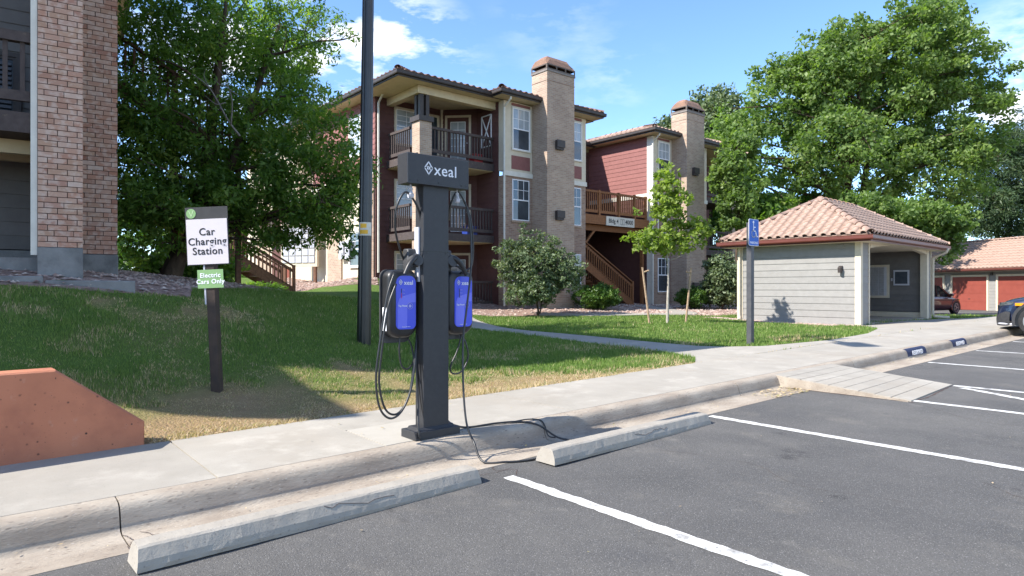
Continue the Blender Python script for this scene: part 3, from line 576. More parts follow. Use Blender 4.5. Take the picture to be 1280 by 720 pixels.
cable([px3(x, y, Y) for x, y, Y in [(495, 355, 4.38), (485, 385, 4.36), (477, 440, 4.36), (474, 480, 4.37), (482, 512, 4.37), (497, 517, 4.38), (511, 495, 4.39), (518, 450, 4.42), (521, 425, 4.46), (521, 460, 4.44), (522, 500, 4.40), (523, 535, 4.315), (525, 549, 4.30)]])
cable([px3(x, y, Y) for x, y, Y in [(500, 420, 4.44), (499, 440, 4.44), (502, 457, 4.44), (510, 461, 4.44), (517, 450, 4.46), (514, 432, 4.5), (509, 422, 4.52)]], .007)
gg = lambda x: g(x) + .0
cable([px3(576, 341, 4.40), px3(590, 330, 4.40), px3(590, 285, 4.38), px3(583, 258, 4.38), px3(572, 240, 4.39), px3(563, 256, 4.42), px3(561, 275, 4.52)])
cable([px3(583, 258, 4.385), px3(588, 285, 4.36), px3(589, 330, 4.33), px3(584, 380, 4.31), px3(579, 425, 4.30), px3(579, 480, 4.25), px3(583, 528, 4.18), px3(592, 552, 4.10), Vector((3.02, 3.93, g(3) + .01)), Vector((3.14, 3.80, g(3) + .012)), Vector((3.33, 3.72, g(3) + .012)), Vector((3.6, 3.73, g(3) + .012)), Vector((4.0, 3.76, g(4) + .01))])
cable([px3(578, 415, 4.48), px3(571, 440, 4.47), px3(563, 458, 4.47), px3(566, 467, 4.47), px3(577, 464, 4.46), px3(585, 447, 4.46), px3(582, 428, 4.47), px3(575, 418, 4.5)], .007)
zt = lambda x: .153 + g(x) + .009
cable([Vector((2.98, 4.49, 1.0)), Vector((3.005, 4.495, .7)), Vector((3.01, 4.49, .42)), Vector((3.06, 4.47, .26)), Vector((3.2, 4.42, zt(3.2))), Vector((3.5, 4.36, zt(3.5))), Vector((3.7, 4.28, zt(3.7) - .004)), Vector((3.82, 4.18, .16)), Vector((3.93, 4.05, .06)), Vector((4.02, 3.9, g(4) + .01)), Vector((4.1, 3.82, g(4) + .01)), Vector((4.4, 3.78, g(4) + .01))])
cable([Vector((3.62, 4.31, zt(3.6))), Vector((3.80, 4.30, zt(3.8))), Vector((3.895, 4.24, .185)), Vector((3.905, 4.19, .14)), Vector((3.91, 4.15, .06)), Vector((3.95, 4.10, .045))], .006)
# ------------------------------------------------------------------ parking sign on post
Ms = T(1.93, 6.86, H(1.93, 6.86) - .03) @ Matrix.Rotation(-math.atan2(.6443, .7652), 4, 'Z') @ Matrix.Rotation(R(-2.6), 4, 'Y')
root = thing('parking_sign', Ms, 'Car Charging Station sign above a green Electric Cars Only plate on a leaning post', 'sign')
b = MB(Ms); b.box(-.045, .045, -.025, .065, 0, 1.83, ch=.006); b.build('post', mat('brown_painted_post', (.035, .026, .022), (.06, .04, .03), .6, 8, 6, .3, 40), root)
b = MB(Ms); b.box(-.062, -.046, -.026, .0, .9, 1.75); b.build('bracket', GREYL, root)
Mp = Ms @ T(-.0, 0, 0)
SG = mat('green_sign', (.24, .40, .17), (.22, .37, .155), .5, 3); PK = mat('pale_sign_face', (.64, .585, .60), (.6, .55, .565), .5, 3)  # white sign face: pinkish grey of its shade put into the colour
b = MB(Mp); b.box(-.215, .205, -.034, -.028, 1.29, 1.865); pl_ = b.build('sign_plate', mat('dark_grey_sign', (.055, .052, .052), None, .5, 8), root)
b = MB(Mp); b.box(-.207, .197, -.0385, -.0345, 1.298, 1.745); b.build('white_face', PK, root)
b = MB(Mp); b.add([(-.155 + .048 * math.cos(i * math.pi / 12), -.037, 1.803 + .048 * math.sin(i * math.pi / 12)) for i in range(24)], [tuple(range(24))]); b.build('green_disc', SG, root)
b = MB(Mp); outline(b, [(-.175, 1.83), (-.153, 1.775), (-.13, 1.835)], .006, -.0385, False); b.build('leaf_mark', mat('pale_green_print', (.6, .75, .45), None, .5), root)
DK = mat('black_print', (.015, .015, .018), None, .5)
for i, s_ in enumerate(('Car', 'Charging', 'Station')): text('lettering', s_, .102, facing(Mp @ T(-.005, -.040, 1.615 - i * .095)), DK, root, .0014, .0006, 1.08, xs=.96)
b = MB(Mp); b.box(-.12, .135, -.034, -.028, 1.06, 1.243); b.build('sign_plate', SG, root)
for i, s_ in enumerate(('Electric', 'Cars Only')): text('lettering', s_, .062, facing(Mp @ T(.007, -.0355, 1.185 - i * .062)), WHT, root, .0014, .0006, 1.08)
# ------------------------------------------------------------------ light pole
zp = H(4.66, 9.03)
root = thing('light_pole', T(4.66, 9.03, zp), 'tall fluted black light pole rising out of the frame with a small yellow sticker', 'light pole')
b = MB(); nsd = 48; top = Vector((4.66, 9.03, zp - .1)); ln = 9.0; dx = Vector((.7652, -.6443, 0)) * .0125
vs = []
for k in range(25):
    z = zp - .1 + ln * k / 24; c_ = Vector((4.66, 9.03, 0)) + dx * (z - zp); rr = .108 - .035 * k / 24
    for i in range(nsd):
        a = 2 * math.pi * i / nsd; q = rr * (1 - .06 * (i % 4 == 0) - .03 * (i % 2)); b.v.append((c_.x + q * math.cos(a), c_.y + q * math.sin(a), z))
b.f = [(k * nsd + i, k * nsd + (i + 1) % nsd, (k + 1) * nsd + (i + 1) % nsd, (k + 1) * nsd + i) for k in range(24) for i in range(nsd)] + [tuple(24 * nsd + i for i in range(nsd))]
b.build('shaft', mat('gloss_black_metal', (.012, .013, .014), (.02, .021, .022), .3, 6, spec=.6), root)
Mt = T(4.66, 9.03, 0) @ Matrix.Rotation(-math.atan2(.6443, .7652), 4, 'Z')
YS = mat('yellow_sticker', (.75, .42, .04), None, .5)
def curved(b, z0, z1, r, a0, a1, n=10):
    base = len(b.v)
    for i in range(n + 1):
        a = R(a0 + (a1 - a0) * i / n); b.v += [(.026 + r * math.sin(a), -r * math.cos(a), z0), (.026 + r * math.sin(a), -r * math.cos(a), z1)]
    b.f += [(base + 2 * i, base + 2 * i + 2, base + 2 * i + 3, base + 2 * i + 1) for i in range(n)]
b = MB(Mt); curved(b, 2.14, 2.34, .111, -50, 62); b.build('sticker', mat('sticker_white', (.6, .58, .5), None, .5), root)
b = MB(Mt); curved(b, 2.255, 2.32, .1125, -30, 20); curved(b, 2.165, 2.225, .1125, -36, 30); b.build('sticker_print', YS, root)
b = MB(Mt); b.box(.06, .16, -.02, .2, 8.2, 8.35); b.bar((.1, 0, 8.75), (.1, -1.2, 8.95), .08, .08); b.build('arm', BLKP, root)
b = MB(Mt); b.box(-.12, .32, -1.9, -1.1, 8.85, 9.05, ch=.03); b.build('lamp_head', BLKP, root)
# ------------------------------------------------------------------ accessible parking sign
zs = H(11.35, 6.5)
root = thing('accessible_parking_sign', T(11.35, 6.5, zs), 'blue wheelchair parking sign on a dark square post at the lawn corner', 'sign')
b = MB(); b.box(11.30, 11.41, 6.46, 6.56, zs - .05, zs + 2.30, ch=.006); b.build('post', mat('grey_post', (.06, .062, .068), (.085, .085, .09), .5, 8), root)
x0 = 11.2; BL = mat('sign_blue', (.01, .09, .42), (.012, .1, .46), .5, 4)
b = MB(); slabxz(b, rrect(x0, x0 + .35, zs + 1.86, zs + 2.36, .03), 6.448, 6.454); b.build('sign_plate', WHT, root)
b = MB(); slabxz(b, rrect(x0 + .008, x0 + .342, zs + 1.868, zs + 2.352, .026), 6.445, 6.449); b.build('blue_face', BL, root)
b = MB(); C0 = (x0 + .165, zs + 2.09)
outline(b, [(C0[0] + .07 * math.cos(R(a)), C0[1] + .07 * math.sin(R(a))) for a in range(100, 371, 18)], .018, 6.444, False)
outline(b, [(C0[0] - .01, C0[1] + .19), (C0[0] - .002, C0[1] + .05), (C0[0] + .07, C0[1] + .045), (C0[0] + .105, C0[1] - .06), (C0[0] + .135, C0[1] - .05)], .02, 6.4435, False)
outline(b, [(C0[0] - .005, C0[1] + .12), (C0[0] + .06, C0[1] + .12)], .016, 6.443, False)
b.add([(C0[0] - .012 + .026 * math.cos(i * math.pi / 6), 6.4425, C0[1] + .215 + .026 * math.sin(i * math.pi / 6)) for i in range(12)], [tuple(range(12))]); b.build('wheelchair_symbol', WHT, root)
text('lettering', 'PARKING', .062, facing(T(x0 + .175, 6.444, zs + 1.915)), WHT, root, .001, .0006, 1.1)
# ------------------------------------------------------------------ building parts
PLK = {}
def plank_mesh(L_, ex, th=.018):
    k = (round(L_, 3), round(ex, 3))
    if k not in PLK:
        b = MB(); b.v = [(0, -th, 0), (L_, -th, 0), (L_, 0, 0), (0, 0, 0), (0, -.004, ex), (L_, -.004, ex), (L_, 0, ex), (0, 0, ex), (0, -th, .012), (L_, -th, .012)]
        b.f = [(3, 2, 1, 0), (0, 1, 9, 8), (8, 9, 5, 4), (4, 5, 6, 7), (0, 8, 4, 7, 3), (1, 2, 6, 5, 9)]
        me = bpy.data.meshes.new('plank'); me.from_pydata(b.v, [], b.f); PLK[k] = me
    return PLK[k]
def siding(parent, F, x0, x1, z0, z1, ex, material, name='siding_wall', back=.05, top=None):
    """F: frame with x along the wall, -y outward. A thin wall part that carries lapped planks."""
    b = MB(F); b.box(x0, x1, .0, back, z0, z1); wl = b.build(name, material, parent)
    n = max(1, round((z1 - z0) / ex)); e = (z1 - z0) / n
    key = (round(x1 - x0, 3), round(e, 3), material.name)
    if key not in PLK:
        me = plank_mesh(x1 - x0, e).copy(); me.materials.clear(); me.materials.append(material); PLK[key] = me
    for i in range(n): inst('plank', PLK[key], wl, F @ T(x0, -.002, z0 + i * e))
    return wl
def window(parent, F, x0, x1, z0, z1, out=.02, cols=2, rows=2, glass=None, casing=.05, cas_mat=None, lower=None, frame=None):
    """sash window: upper sash with muntins, plain lower sash"""
    cm = cas_mat or CREAMW; fr = frame or WHT; glass = glass or GLASS
    b = MB(F); c = casing
    if c:
        b.box(x0 - c, x1 + c, -out - .03, 0, z1, z1 + c); b.box(x0 - c, x1 + c, -out - .03, 0, z0 - c, z0)
        b.box(x0 - c, x0, -out - .028, 0, z0, z1); b.box(x1, x1 + c, -out - .028, 0, z0, z1)
    w_ = b.build('window', cm, parent) if c else None
    b = MB(F); f = .035; y0, y1 = -out - .012, -.002
    b.box(x0, x0 + f, y0, y1, z0, z1); b.box(x1 - f, x1, y0, y1, z0, z1); b.box(x0 + f, x1 - f, y0, y1, z0, z0 + f); b.box(x0 + f, x1 - f, y0, y1, z1 - f, z1)
    zm = (z0 + z1) / 2; b.box(x0 + f, x1 - f, y0 - .006, y1, zm - .022, zm + .022)
    if w_: b.build('sash_frame', fr, w_)
    else: w_ = b.build('window', fr, parent)
    for za, zb, gm in ((z0 + f, zm - .022, lower or glass), (zm + .022, z1 - f, glass)):
        b = MB(F); b.box(x0 + f, x1 - f, -out + .006, -.004, za, zb); b.build('pane', gm, w_)
    b = MB(F); za, zb = zm + .022, z1 - f
    for i in range(1, cols): xx = x0 + (x1 - x0) * i / cols; b.box(xx - .009, xx + .009, -out - .004, -out + .008, za, zb)
    for i in range(1, rows): zz = za + (zb - za) * i / rows; b.box(x0 + f, x1 - f, -out - .003, -out + .007, zz - .009, zz + .009)
    if b.v: b.build('muntin', fr, w_)
    return w_
def mbox(parent, name, material, F, *a, ch=0): b = MB(F); b.box(*a, ch=ch); return b.build(name, material, parent)
def railing(parent, F, x0, x1, z, h=1.02, sp=.14, material=None, y=0, wd=.04, posts=()):
    material = material or DWOOD
    r = mbox(parent, 'railing', material, F, x0, x1, y - .045, y + .045, z + h - .09, z + h)
    mbox(r, 'bottom_rail', material, F, x0, x1, y - .02, y + .02, z + .10, z + .22)
    k = ('bal', round(h, 3), material.name, wd)
    if k not in PLK:
        b = MB(); b.box(-wd / 2, wd / 2, -wd / 2, wd / 2, 0, h - .31); me, _ = b.mesh('baluster', material); PLK[k] = me
    n = max(1, int((x1 - x0) / sp))
    for i in range(n): inst('baluster', PLK[k], r, F @ T(x0 + (i + .5) * (x1 - x0) / n, y, z + .22))
    for p in posts: mbox(r, 'post', material, F, p - .055, p + .055, y - .055, y + .055, z - .02, z + h + .04)
    return r
def tile_surface(u0, u1, v0, v1, pitch=.28, row=.36, amp=.055, step=.035, res=8):
    """corrugated stepped tile sheet in slope coords (u along the eave, v up the slope, w outward)"""
    nu = int(math.ceil((u1 - u0) / pitch)); nv = int(math.ceil((v1 - v0) / row)); us = np.arange(nu * res + 1) / res * pitch + u0
    ph = (us - u0) / pitch % 1; wv = np.where(ph < .68, amp * np.sin(np.clip(ph / .68, 0, 1) * np.pi), 0)
    V = []; F_ = []
    for r in range(nv):
        va, vb = v0 + r * row, v0 + (r + 1) * row + .02; jit = rng.uniform(-.006, .006, nu + 1).repeat(res)[:len(us)] if len(us) <= (nu + 1) * res else 0
        base = len(V)
        for v_, lift in ((va, -.01), (va, step), (vb, .004)):
            for q, (uu, ww) in enumerate(zip(us, wv)): V.append((uu, v_ + (jit[q] if v_ == va else 0), (ww + lift) if lift > 0 else (ww - .03 if lift < -.005 else ww)))
        m = len(us)
        for k in range(2):
            for q in range(m - 1): F_.append((base + k * m + q, base + k * m + q + 1, base + (k + 1) * m + q + 1, base + (k + 1) * m + q))
    return V, F_
def slope(parent, name, material, O, U, V_, u0, u1, v1, planes, **kw):
    """O origin on eave, U unit along eave, V_ unit up the slope; planes: list of (co, no) keeping the -no side"""
    W_ = U.cross(V_).normalized(); vs, fs = tile_surface(u0, u1, 0, v1, **kw)
    bm = bmesh.new(); bv = [bm.verts.new(O + U * a + V_ * b_ + W_ * c_) for a, b_, c_ in vs]
    for f in fs: bm.faces.new([bv[i] for i in f])
    for co_, no_ in planes: bmesh.ops.bisect_plane(bm, geom=list(bm.verts) + list(bm.edges) + list(bm.faces), plane_co=co_, plane_no=no_, clear_outer=True)
    c = O + U * (u0 + u1) / 2
    for v in bm.verts: v.co -= c
    for f in bm.faces: f.smooth = True
    for e in bm.edges:
        if len(e.link_faces) == 2 and e.calc_face_angle(0) > R(40): e.smooth = False
    me = bpy.data.meshes.new(name); bm.to_mesh(me); bm.free(); me.materials.append(material)
    o = link(bpy.data.objects.new(name, me), parent, Matrix.Translation(c)); o['kind'] = 'stuff'; return o
def hip_roof(parent, F, x0, x1, y0, y1, ze, pitch, material, gut, sof, name='roof', sides='fblr', caps=True, fasc=.2, soffit=True, tiles=True, gutm=None, **kw):
    """hip roof over a rectangle in frame F (f: -y side, b: +y side, l: -x, r: +x)"""
    hw = min(x1 - x0, y1 - y0) / 2; tp = math.tan(pitch); zr = ze + hw * tp
    if x1 - x0 >= y1 - y0: A_ = Vector((x0 + hw, (y0 + y1) / 2, zr)); B_ = Vector((x1 - hw, (y0 + y1) / 2, zr))
    else: A_ = Vector(((x0 + x1) / 2, y0 + hw, zr)); B_ = Vector(((x0 + x1) / 2, y1 - hw, zr))
    c = [Vector((x0, y0, ze)), Vector((x1, y0, ze)), Vector((x1, y1, ze)), Vector((x0, y1, ze))]
    b = MB(F); b.v = [tuple(p) for p in c] + [tuple(A_), tuple(B_)] + [(p.x, p.y, ze - .03) for p in c]
    lo = x1 - x0 >= y1 - y0
    b.f = ([(0, 1, 5, 4), (1, 2, 5), (2, 3, 4, 5), (3, 0, 4)] if lo else [(0, 1, 4), (1, 2, 5, 4), (2, 3, 5), (3, 0, 4, 5)]) + [(6, 7, 1, 0), (7, 8, 2, 1), (8, 9, 3, 2), (9, 6, 0, 3), (9, 8, 7, 6)]
    rf = b.build(name, material, parent)
    g_ = MB(F); t_ = .03; gd = .085
    for (xa, xb, ya, yb) in ((x0, x1, y0, y0 + t_), (x0, x1, y1 - t_, y1), (x0, x0 + t_, y0 + t_, y1 - t_), (x1 - t_, x1, y0 + t_, y1 - t_)): g_.box(xa, xb, ya, yb, ze - fasc, ze - .032)
    g_.build('fascia', gutm or gut, rf)
    q = MB(F); i_ = gd
    prof = [(0, -.115), (.03, -.14), (.07, -.14), (.085, -.11), (.085, -.03), (.095, -.012), (.08, -.012), (.072, -.03), (.0, -.03)]
    ring = [(x0, y0), (x1, y0), (x1, y1), (x0, y1)]; sg = [(-1, -1), (1, -1), (1, 1), (-1, 1)]; m = len(prof)
    for (xx, yy), (sx, sy) in zip(ring, sg): q.v += [(xx + sx * (p + .002), yy + sy * (p + .002), ze + z) for p, z in prof]
    q.f = [(i * m + j, ((i + 1) % 4) * m + j, ((i + 1) % 4) * m + (j + 1) % m, i * m + (j + 1) % m) for i in range(4) for j in range(m)]
    q.build('gutter', gut, rf)
    if soffit: mbox(rf, 'soffit', sof, F, x0 + .034, x1 - .034, y0 + .034, y1 - .034, ze - fasc - .0, ze - fasc + .02)
    F3 = F.to_3x3()
    def W3(p): return F @ p
    def side(a, bb, inward, A2, B2, L_key):
        U = (F3 @ (bb - a)).normalized(); V_ = (F3 @ (inward * math.cos(pitch) + Vector((0, 0, math.sin(pitch))))).normalized()
        O = W3(a); Lh = (bb - a).length; v1 = hw / math.cos(pitch)
        pl = []
        # hip planes are vertical planes at 45 degrees
        for corner, sgn in ((a, 1), (bb, -1)):
            d = (inward - (bb - a).normalized() * sgn * 1).normalized() if False else ((bb - a).normalized() * sgn + inward).normalized()
            no = Vector((d.y, -d.x, 0)) * (1 if False else 1)
            # outward: away from the middle of the side
            mid = (a + bb) / 2; no = no if (mid - corner).dot(no) < 0 else -no
            pl.append((W3(corner), F3 @ no))
        topn = F3 @ inward
        ridge_pt = W3((a + bb) / 2 + inward * hw); pl.append((ridge_pt, topn))
        return slope(rf, 'roof_tiles', material, O, U, V_, -.02, Lh + .02, v1, pl, **kw)
    if tiles:
        if 'f' in sides: side(c[0], c[1], Vector((0, 1, 0)), 0, 0, 0)
        if 'r' in sides: side(c[1], c[2], Vector((-1, 0, 0)), 0, 0, 0)
        if 'b' in sides: side(c[2], c[3], Vector((0, -1, 0)), 0, 0, 0)
        if 'l' in sides: side(c[3], c[0], Vector((1, 0, 0)), 0, 0, 0)
    if caps:
        ends = [(c[0], A_), (c[3], A_ if lo else B_), (c[1], B_ if lo else A_), (c[2], B_), (A_, B_)]
        cb = ridge_cap(material)
        for p, q_ in ends:
            ln = (q_ - p).length
            if ln < .2: continue
            n = int(ln / .34); d = (q_ - p).normalized(); side_ = Vector((-d.y, d.x, 0)).normalized(); up = d.cross(side_) * (1 if d.cross(side_).z > 0 else -1)
            s2 = up.cross(d)
            for i in range(n):
                o_ = p + d * (ln * i / n) + Vector((0, 0, .045))
                Mx = F @ Matrix(((s2.x, d.x, up.x, o_.x), (s2.y, d.y, up.y, o_.y), (s2.z, d.z, up.z, o_.z), (0, 0, 0, 1)))
                inst('ridge_tile', cb, rf, Mx)
    return rf
def ridge_cap(material):
    k = ('cap', material.name)
    if k not in PLK:
        b = MB(); n = 7
        for y, r in ((0, .13), (0, .105), (.40, .095)):
            for i in range(n + 1): a = math.pi * i / n; b.v.append((r * math.cos(a), y, r * math.sin(a) * .85))
        b.f = [(k_ * (n + 1) + i, k_ * (n + 1) + i + 1, (k_ + 1) * (n + 1) + i + 1, (k_ + 1) * (n + 1) + i) for k_ in (0, 1) for i in range(n)]
        me = bpy.data.meshes.new('ridge_tile'); me.from_pydata(b.v, [], b.f); me.materials.append(material); me.shade_smooth(); PLK[k] = me
    return PLK[k]
def downspout(parent, F, x, y, z0, z1, material=None, jog=.3, foot=0):
    b = MB(F); mtl = material or CREAMW
    P = [(x, y - jog, z1 + .22), (x, y - jog, z1 + .1), (x, y, z1 - .15), (x, y, z0 + .12)]
    if foot: P += [(x, y - .05, z0 + .04), (x + foot, y - .35, z0 + .03)]
    b.tube(P, .042, 6); return b.build('downpipe', mtl, parent)
def chimney_cap(parent, F, x0, x1, y0, y1, z):
    """arched metal spark cap with slots"""
    ch = mbox(parent, 'chimney_cap', mat('cap_metal', (.22, .19, .17), (.16, .14, .12), .6, 5), F, x0 - .03, x1 + .03, y0 - .03, y1 + .03, z, z + .07)
    b = MB(F); n = 8; h = .52; xm = (x0 + x1) / 2
    # barrel running along x, rounded towards front and back, hipped at the ends
    for k, (xx, sc_) in enumerate(((x0 - .02, .0), (x0 - .02, .55), (x0 + .22, 1), (x1 - .22, 1), (x1 + .02, .55), (x1 + .02, .0))):
        for i in range(n + 1):
            t = i / n; yy = y0 - .02 + (y1 - y0 + .04) * t; hh = min(1, 1.25 * math.sin(math.pi * t) ** .8 + .0) if 0 < t < 1 else 0
            b.v.append((xx, yy, z + .28 + h * .75 * min(sc_, 1) * hh * (1 if sc_ else 0)))
    b.f = [(k * (n + 1) + i, k * (n + 1) + i + 1, (k + 1) * (n + 1) + i + 1, (k + 1) * (n + 1) + i) for k in range(5) for i in range(n)]
    b.build('cap_hood', mat('cap_rust', (.30, .17, .11), (.22, .13, .09), .6, 5), ch)
    m = MAT_CAPSIDE
    b = MB(F)
    for (xa, xb, ya, yb) in ((x0 - .02, x1 + .02, y0 - .022, y0 - .01), (x0 - .02, x1 + .02, y1 + .01, y1 + .022), (x0 - .022, x0 - .01, y0 - .02, y1 + .02), (x1 + .01, x1 + .022, y0 - .02, y1 + .02)):
        b.box(xa, xb, ya, yb, z + .07, z + .12); b.box(xa, xb, ya, yb, z + .24, z + .285)
        if xb - xa > .5:
            for u in (0, .33, .66, 1): xx = xa + (xb - xa - .06) * u; b.box(xx, xx + .06, ya - .001, yb + .001, z + .12, z + .24)
        else:
            for u in (0, 1): yy = ya + (yb - ya - .06) * u; b.box(xa - .001, xb + .001, yy, yy + .06, z + .12, z + .24)
    b.build('cap_frame', m, ch); mbox(ch, 'flue', WHT if False else GLASSD, F, x0 + .15, x1 - .15, y0 + .15, y1 - .15, z + .06, z + .25)
MAT_CAPSIDE = mat('cap_brown', (.10, .075, .06), (.13, .1, .08), .6, 5)
FX = T()                                   # -Y facing walls
def FL(x, y0=0): return T(x, y0, 0, R(-90))    # -X facing walls: local x runs towards -Y from y0
Z1, Z2, Z3, ZE = .62, 3.35, 6.10, 8.66     # floors and eaves
def bay(parent, x0, x1, y, chim=False, win=None, win_side='l'):
    """brick two-storey front with a cream panelled third storey"""
    mbox(parent, 'brick_front', BRF, FX, x0, x1, y, y + .3, .3, 5.62)
    up = mbox(parent, 'upper_front', CREAM, FX, x0, x1, y - .012, y + .29, 5.80, ZE - .2)
    mbox(up, 'trim_band', CREAMW, FX, x0 - .03, x1 + .03, y - .05, y + .02, 5.62, 5.80)
    a, b_ = win
    mbox(up, 'inset_panel', RSID, FX, a - .04, b_ + .04, y - .024, y, 5.90, 6.42)
    mbox(up, 'inset_panel', RSID, FX, a - .04, b_ + .04, y - .024, y, 8.32, 8.42)
    window(parent, T(0, y - .012), a, b_, 6.66, 8.24, .03, 3, 2, GLASSB, .045, CREAMW, GLASS)
    window(parent, T(0, y), a, b_, 3.95, 5.52, .02, 3, 2, GLASS, 0, lower=GLASS)
    window(parent, T(0, y), a, b_, 1.17, 2.76, .02, 3, 2, GLASS, 0, lower=GLASS)
    for z in (3.95, 1.17): mbox(parent, 'brick_sill', BRFL, FX, a - .05, b_ + .05, y - .05, y + .02, z - .08, z)
def chimney(parent, x0, x1, y0, y1, z1):
    c = mbox(parent, 'chimney', BRFL, FX, x0, x1, y0, y1, .3, z1)
    mbox(c, 'soldier_course', BRF, FX, x0 - .012, x1 + .012, y0 - .012, y1 + .012, z1 - .36, z1 - .33)
    chimney_cap(parent, FX, x0, x1, y0, y1, z1)
    for z in (6.7, 3.98, 1.25):
        v = mbox(parent, 'wall_vent', DTRIM, FX, x0 + .42, x0 + .80, y0 - .12, y0, z, z + .36, ch=.01)
        mbox(v, 'vent_hood', DTRIM, FX, x0 + .40, x0 + .82, y0 - .16, y0 - .121, z + .08, z + .36)
    return c
def balcony_level(parent, z, X0, X1, Yf, Yb, lvl):
    """corner balcony: deck, rails, back wall with window, diagonal door wall"""
    d = mbox(parent, 'balcony_deck', DWOOD, FX, X0 - .05, X1 - .02, Yf, Yb + .1, z - .27, z)
    mbox(d, 'deck_underside', CREAM2, FX, X0, X1 - .05, Yf + .04, Yb, z - .29, z - .272)
    railing(parent, FX, X0 + .25, X1 - .03, z, 1.02, .135, DWOOD, Yf + .06)
    railing(parent, FL(X0 + .02), -Yb + .1, -(Yf + .55), z, 1.02, .135, DWOOD)
def diag_wall(parent, P, Q, z0, z1, material):
    d = Vector((Q[0] - P[0], Q[1] - P[1], 0)); F = T(P[0], P[1], 0, math.atan2(d.y, d.x)); Ln = d.length
    siding(parent, F, 0, Ln, z0, z1, .19, material, 'door_wall')
    return F, Ln
def door(parent, F, x0, x1, z0, z1, cm=CREAM, pane=GLASSB):
    b = MB(F); c = .09; b.box(x0 - c, x0, -.05, 0, z0, z1 + c); b.box(x1, x1 + c, -.05, 0, z0, z1 + c); b.box(x0, x1, -.05, 0, z1, z1 + c); dr = b.build('door', cm, parent)
    mbox(dr, 'door_leaf', BSID, F, x0, x1, -.035, -.01, z0, z1); w_ = x1 - x0
    b = MB(F); b.box(x0 + .14, x1 - .14, -.042, -.0351, z0 + .25, z1 - .18); b.build('pane', pane, dr)
    b = MB(F)
    for k in (0, .5, 1): xx = x0 + .14 + (w_ - .28) * k; b.box(xx - .012, xx + .012, -.05, -.0425, z0 + .25, z1 - .18)
    for k in range(6): zz = z0 + .25 + (z1 - z0 - .43) * k / 5; b.box(x0 + .14, x1 - .14, -.049, -.0428, zz - .012, zz + .012)
    b.build('muntin', WHT, dr)
    b = MB(F); b.tube([(x1 - .07, -.035, z0 + 1), (x1 - .07, -.085, z0 + 1)], .02, 8); b.build('handle', GREYL, dr)
# ---- building one -------------------------------------------------------------------------------------------
B1 = thing('apartment_building', T(15.6, 19.3, .6), 'three storey apartment building behind the charger with corner balconies and the nearer brick chimney', 'building')
bay(B1, 15.62, 17.06, 19.05, win=(16.04, 16.90)); bay(B1, 18.54, 20.1, 19.05, win=(18.95, 19.80))
mbox(B1, 'brick_front', BRF, FX, 17.06, 18.54, 19.10, 19.35, .3, ZE - .2)
chimney(B1, 17.06, 18.54, 18.18, 19.05, 9.66)
mbox(B1, 'side_wall', BRF, FX, 20.0, 20.098, 19.352, 24, .3, ZE - .2)
# balcony block
XB, YF, YB = 12.2, 19.6, 21.75
for z, lv in ((Z3, 3), (Z2, 2)): balcony_level(B1, z, XB, 15.62, YF, YB, lv)
mbox(B1, 'patio_slab', CONC, FX, XB, 15.6, YF, YB + .1, .3, Z1); railing(B1, FX, XB + .3, 15.58, Z1, 1.0, .135, DWOOD, YF + .06)
cl = mbox(B1, 'corner_column', BRFL, FX, XB, XB + .50, 19.5, 20.0, .3, 7.22)
mbox(cl, 'column_cap', DTRIM, FX, XB - .06, XB + .56, 19.44, 20.06, 7.22, 7.40)
for dx_, dy_ in ((.06, .06), (.30, .06), (.06, .30), (.30, .30)): mbox(cl, 'column_post', DTRIM, FX, XB + dx_, XB + dx_ + .14, 19.5 + dy_, 19.64 + dy_, 7.40, ZE - .34)
mbox(B1, 'roof_beam', CREAM2, FX, XB - .05, 15.62, 19.52, 19.78, ZE - .48, ZE - .21); mbox(B1, 'roof_beam', CREAM2, FX, XB - .04, XB + .22, 19.79, YB + .1, ZE - .478, ZE - .212)
for z0, z1 in ((Z1 - .3, Z2 - .28), (Z2 - .28, Z3 - .28), (Z3 - .28, ZE - .2)):
    siding(B1, T(0, YB), 11.70, 14.62, z0, z1, .19, BSID)
    F, Ln = diag_wall(B1, (14.62, YB), (15.62, 20.70), z0, z1, BSID)
    fl = z0 + (.3 if z0 < 1 else .28)
    door(B1, F, .25, 1.12, fl, fl + 2.03)
    mbox(B1, 'corner_trim', CREAM, FX, 14.56, 14.67, YB - .06, YB - .02, z0, z1)
    siding(B1, FL(15.62), -20.70, -19.36, z0, z1, .19, BSID)
    window(B1, T(0, YB), 12.55, 13.45, fl + .75, fl + 2.05, .03, 2, 3, GLASSB, .08, CREAM)
    mbox(B1, 'french_door', CREAM, T(0, YB), 13.65, 14.5, -.05, -.02, fl, fl + 2.1); mbox(B1, 'french_door_pane', GLASS, T(0, YB), 13.78, 14.38, -.056, -.051, fl + .2, fl + 2.0)
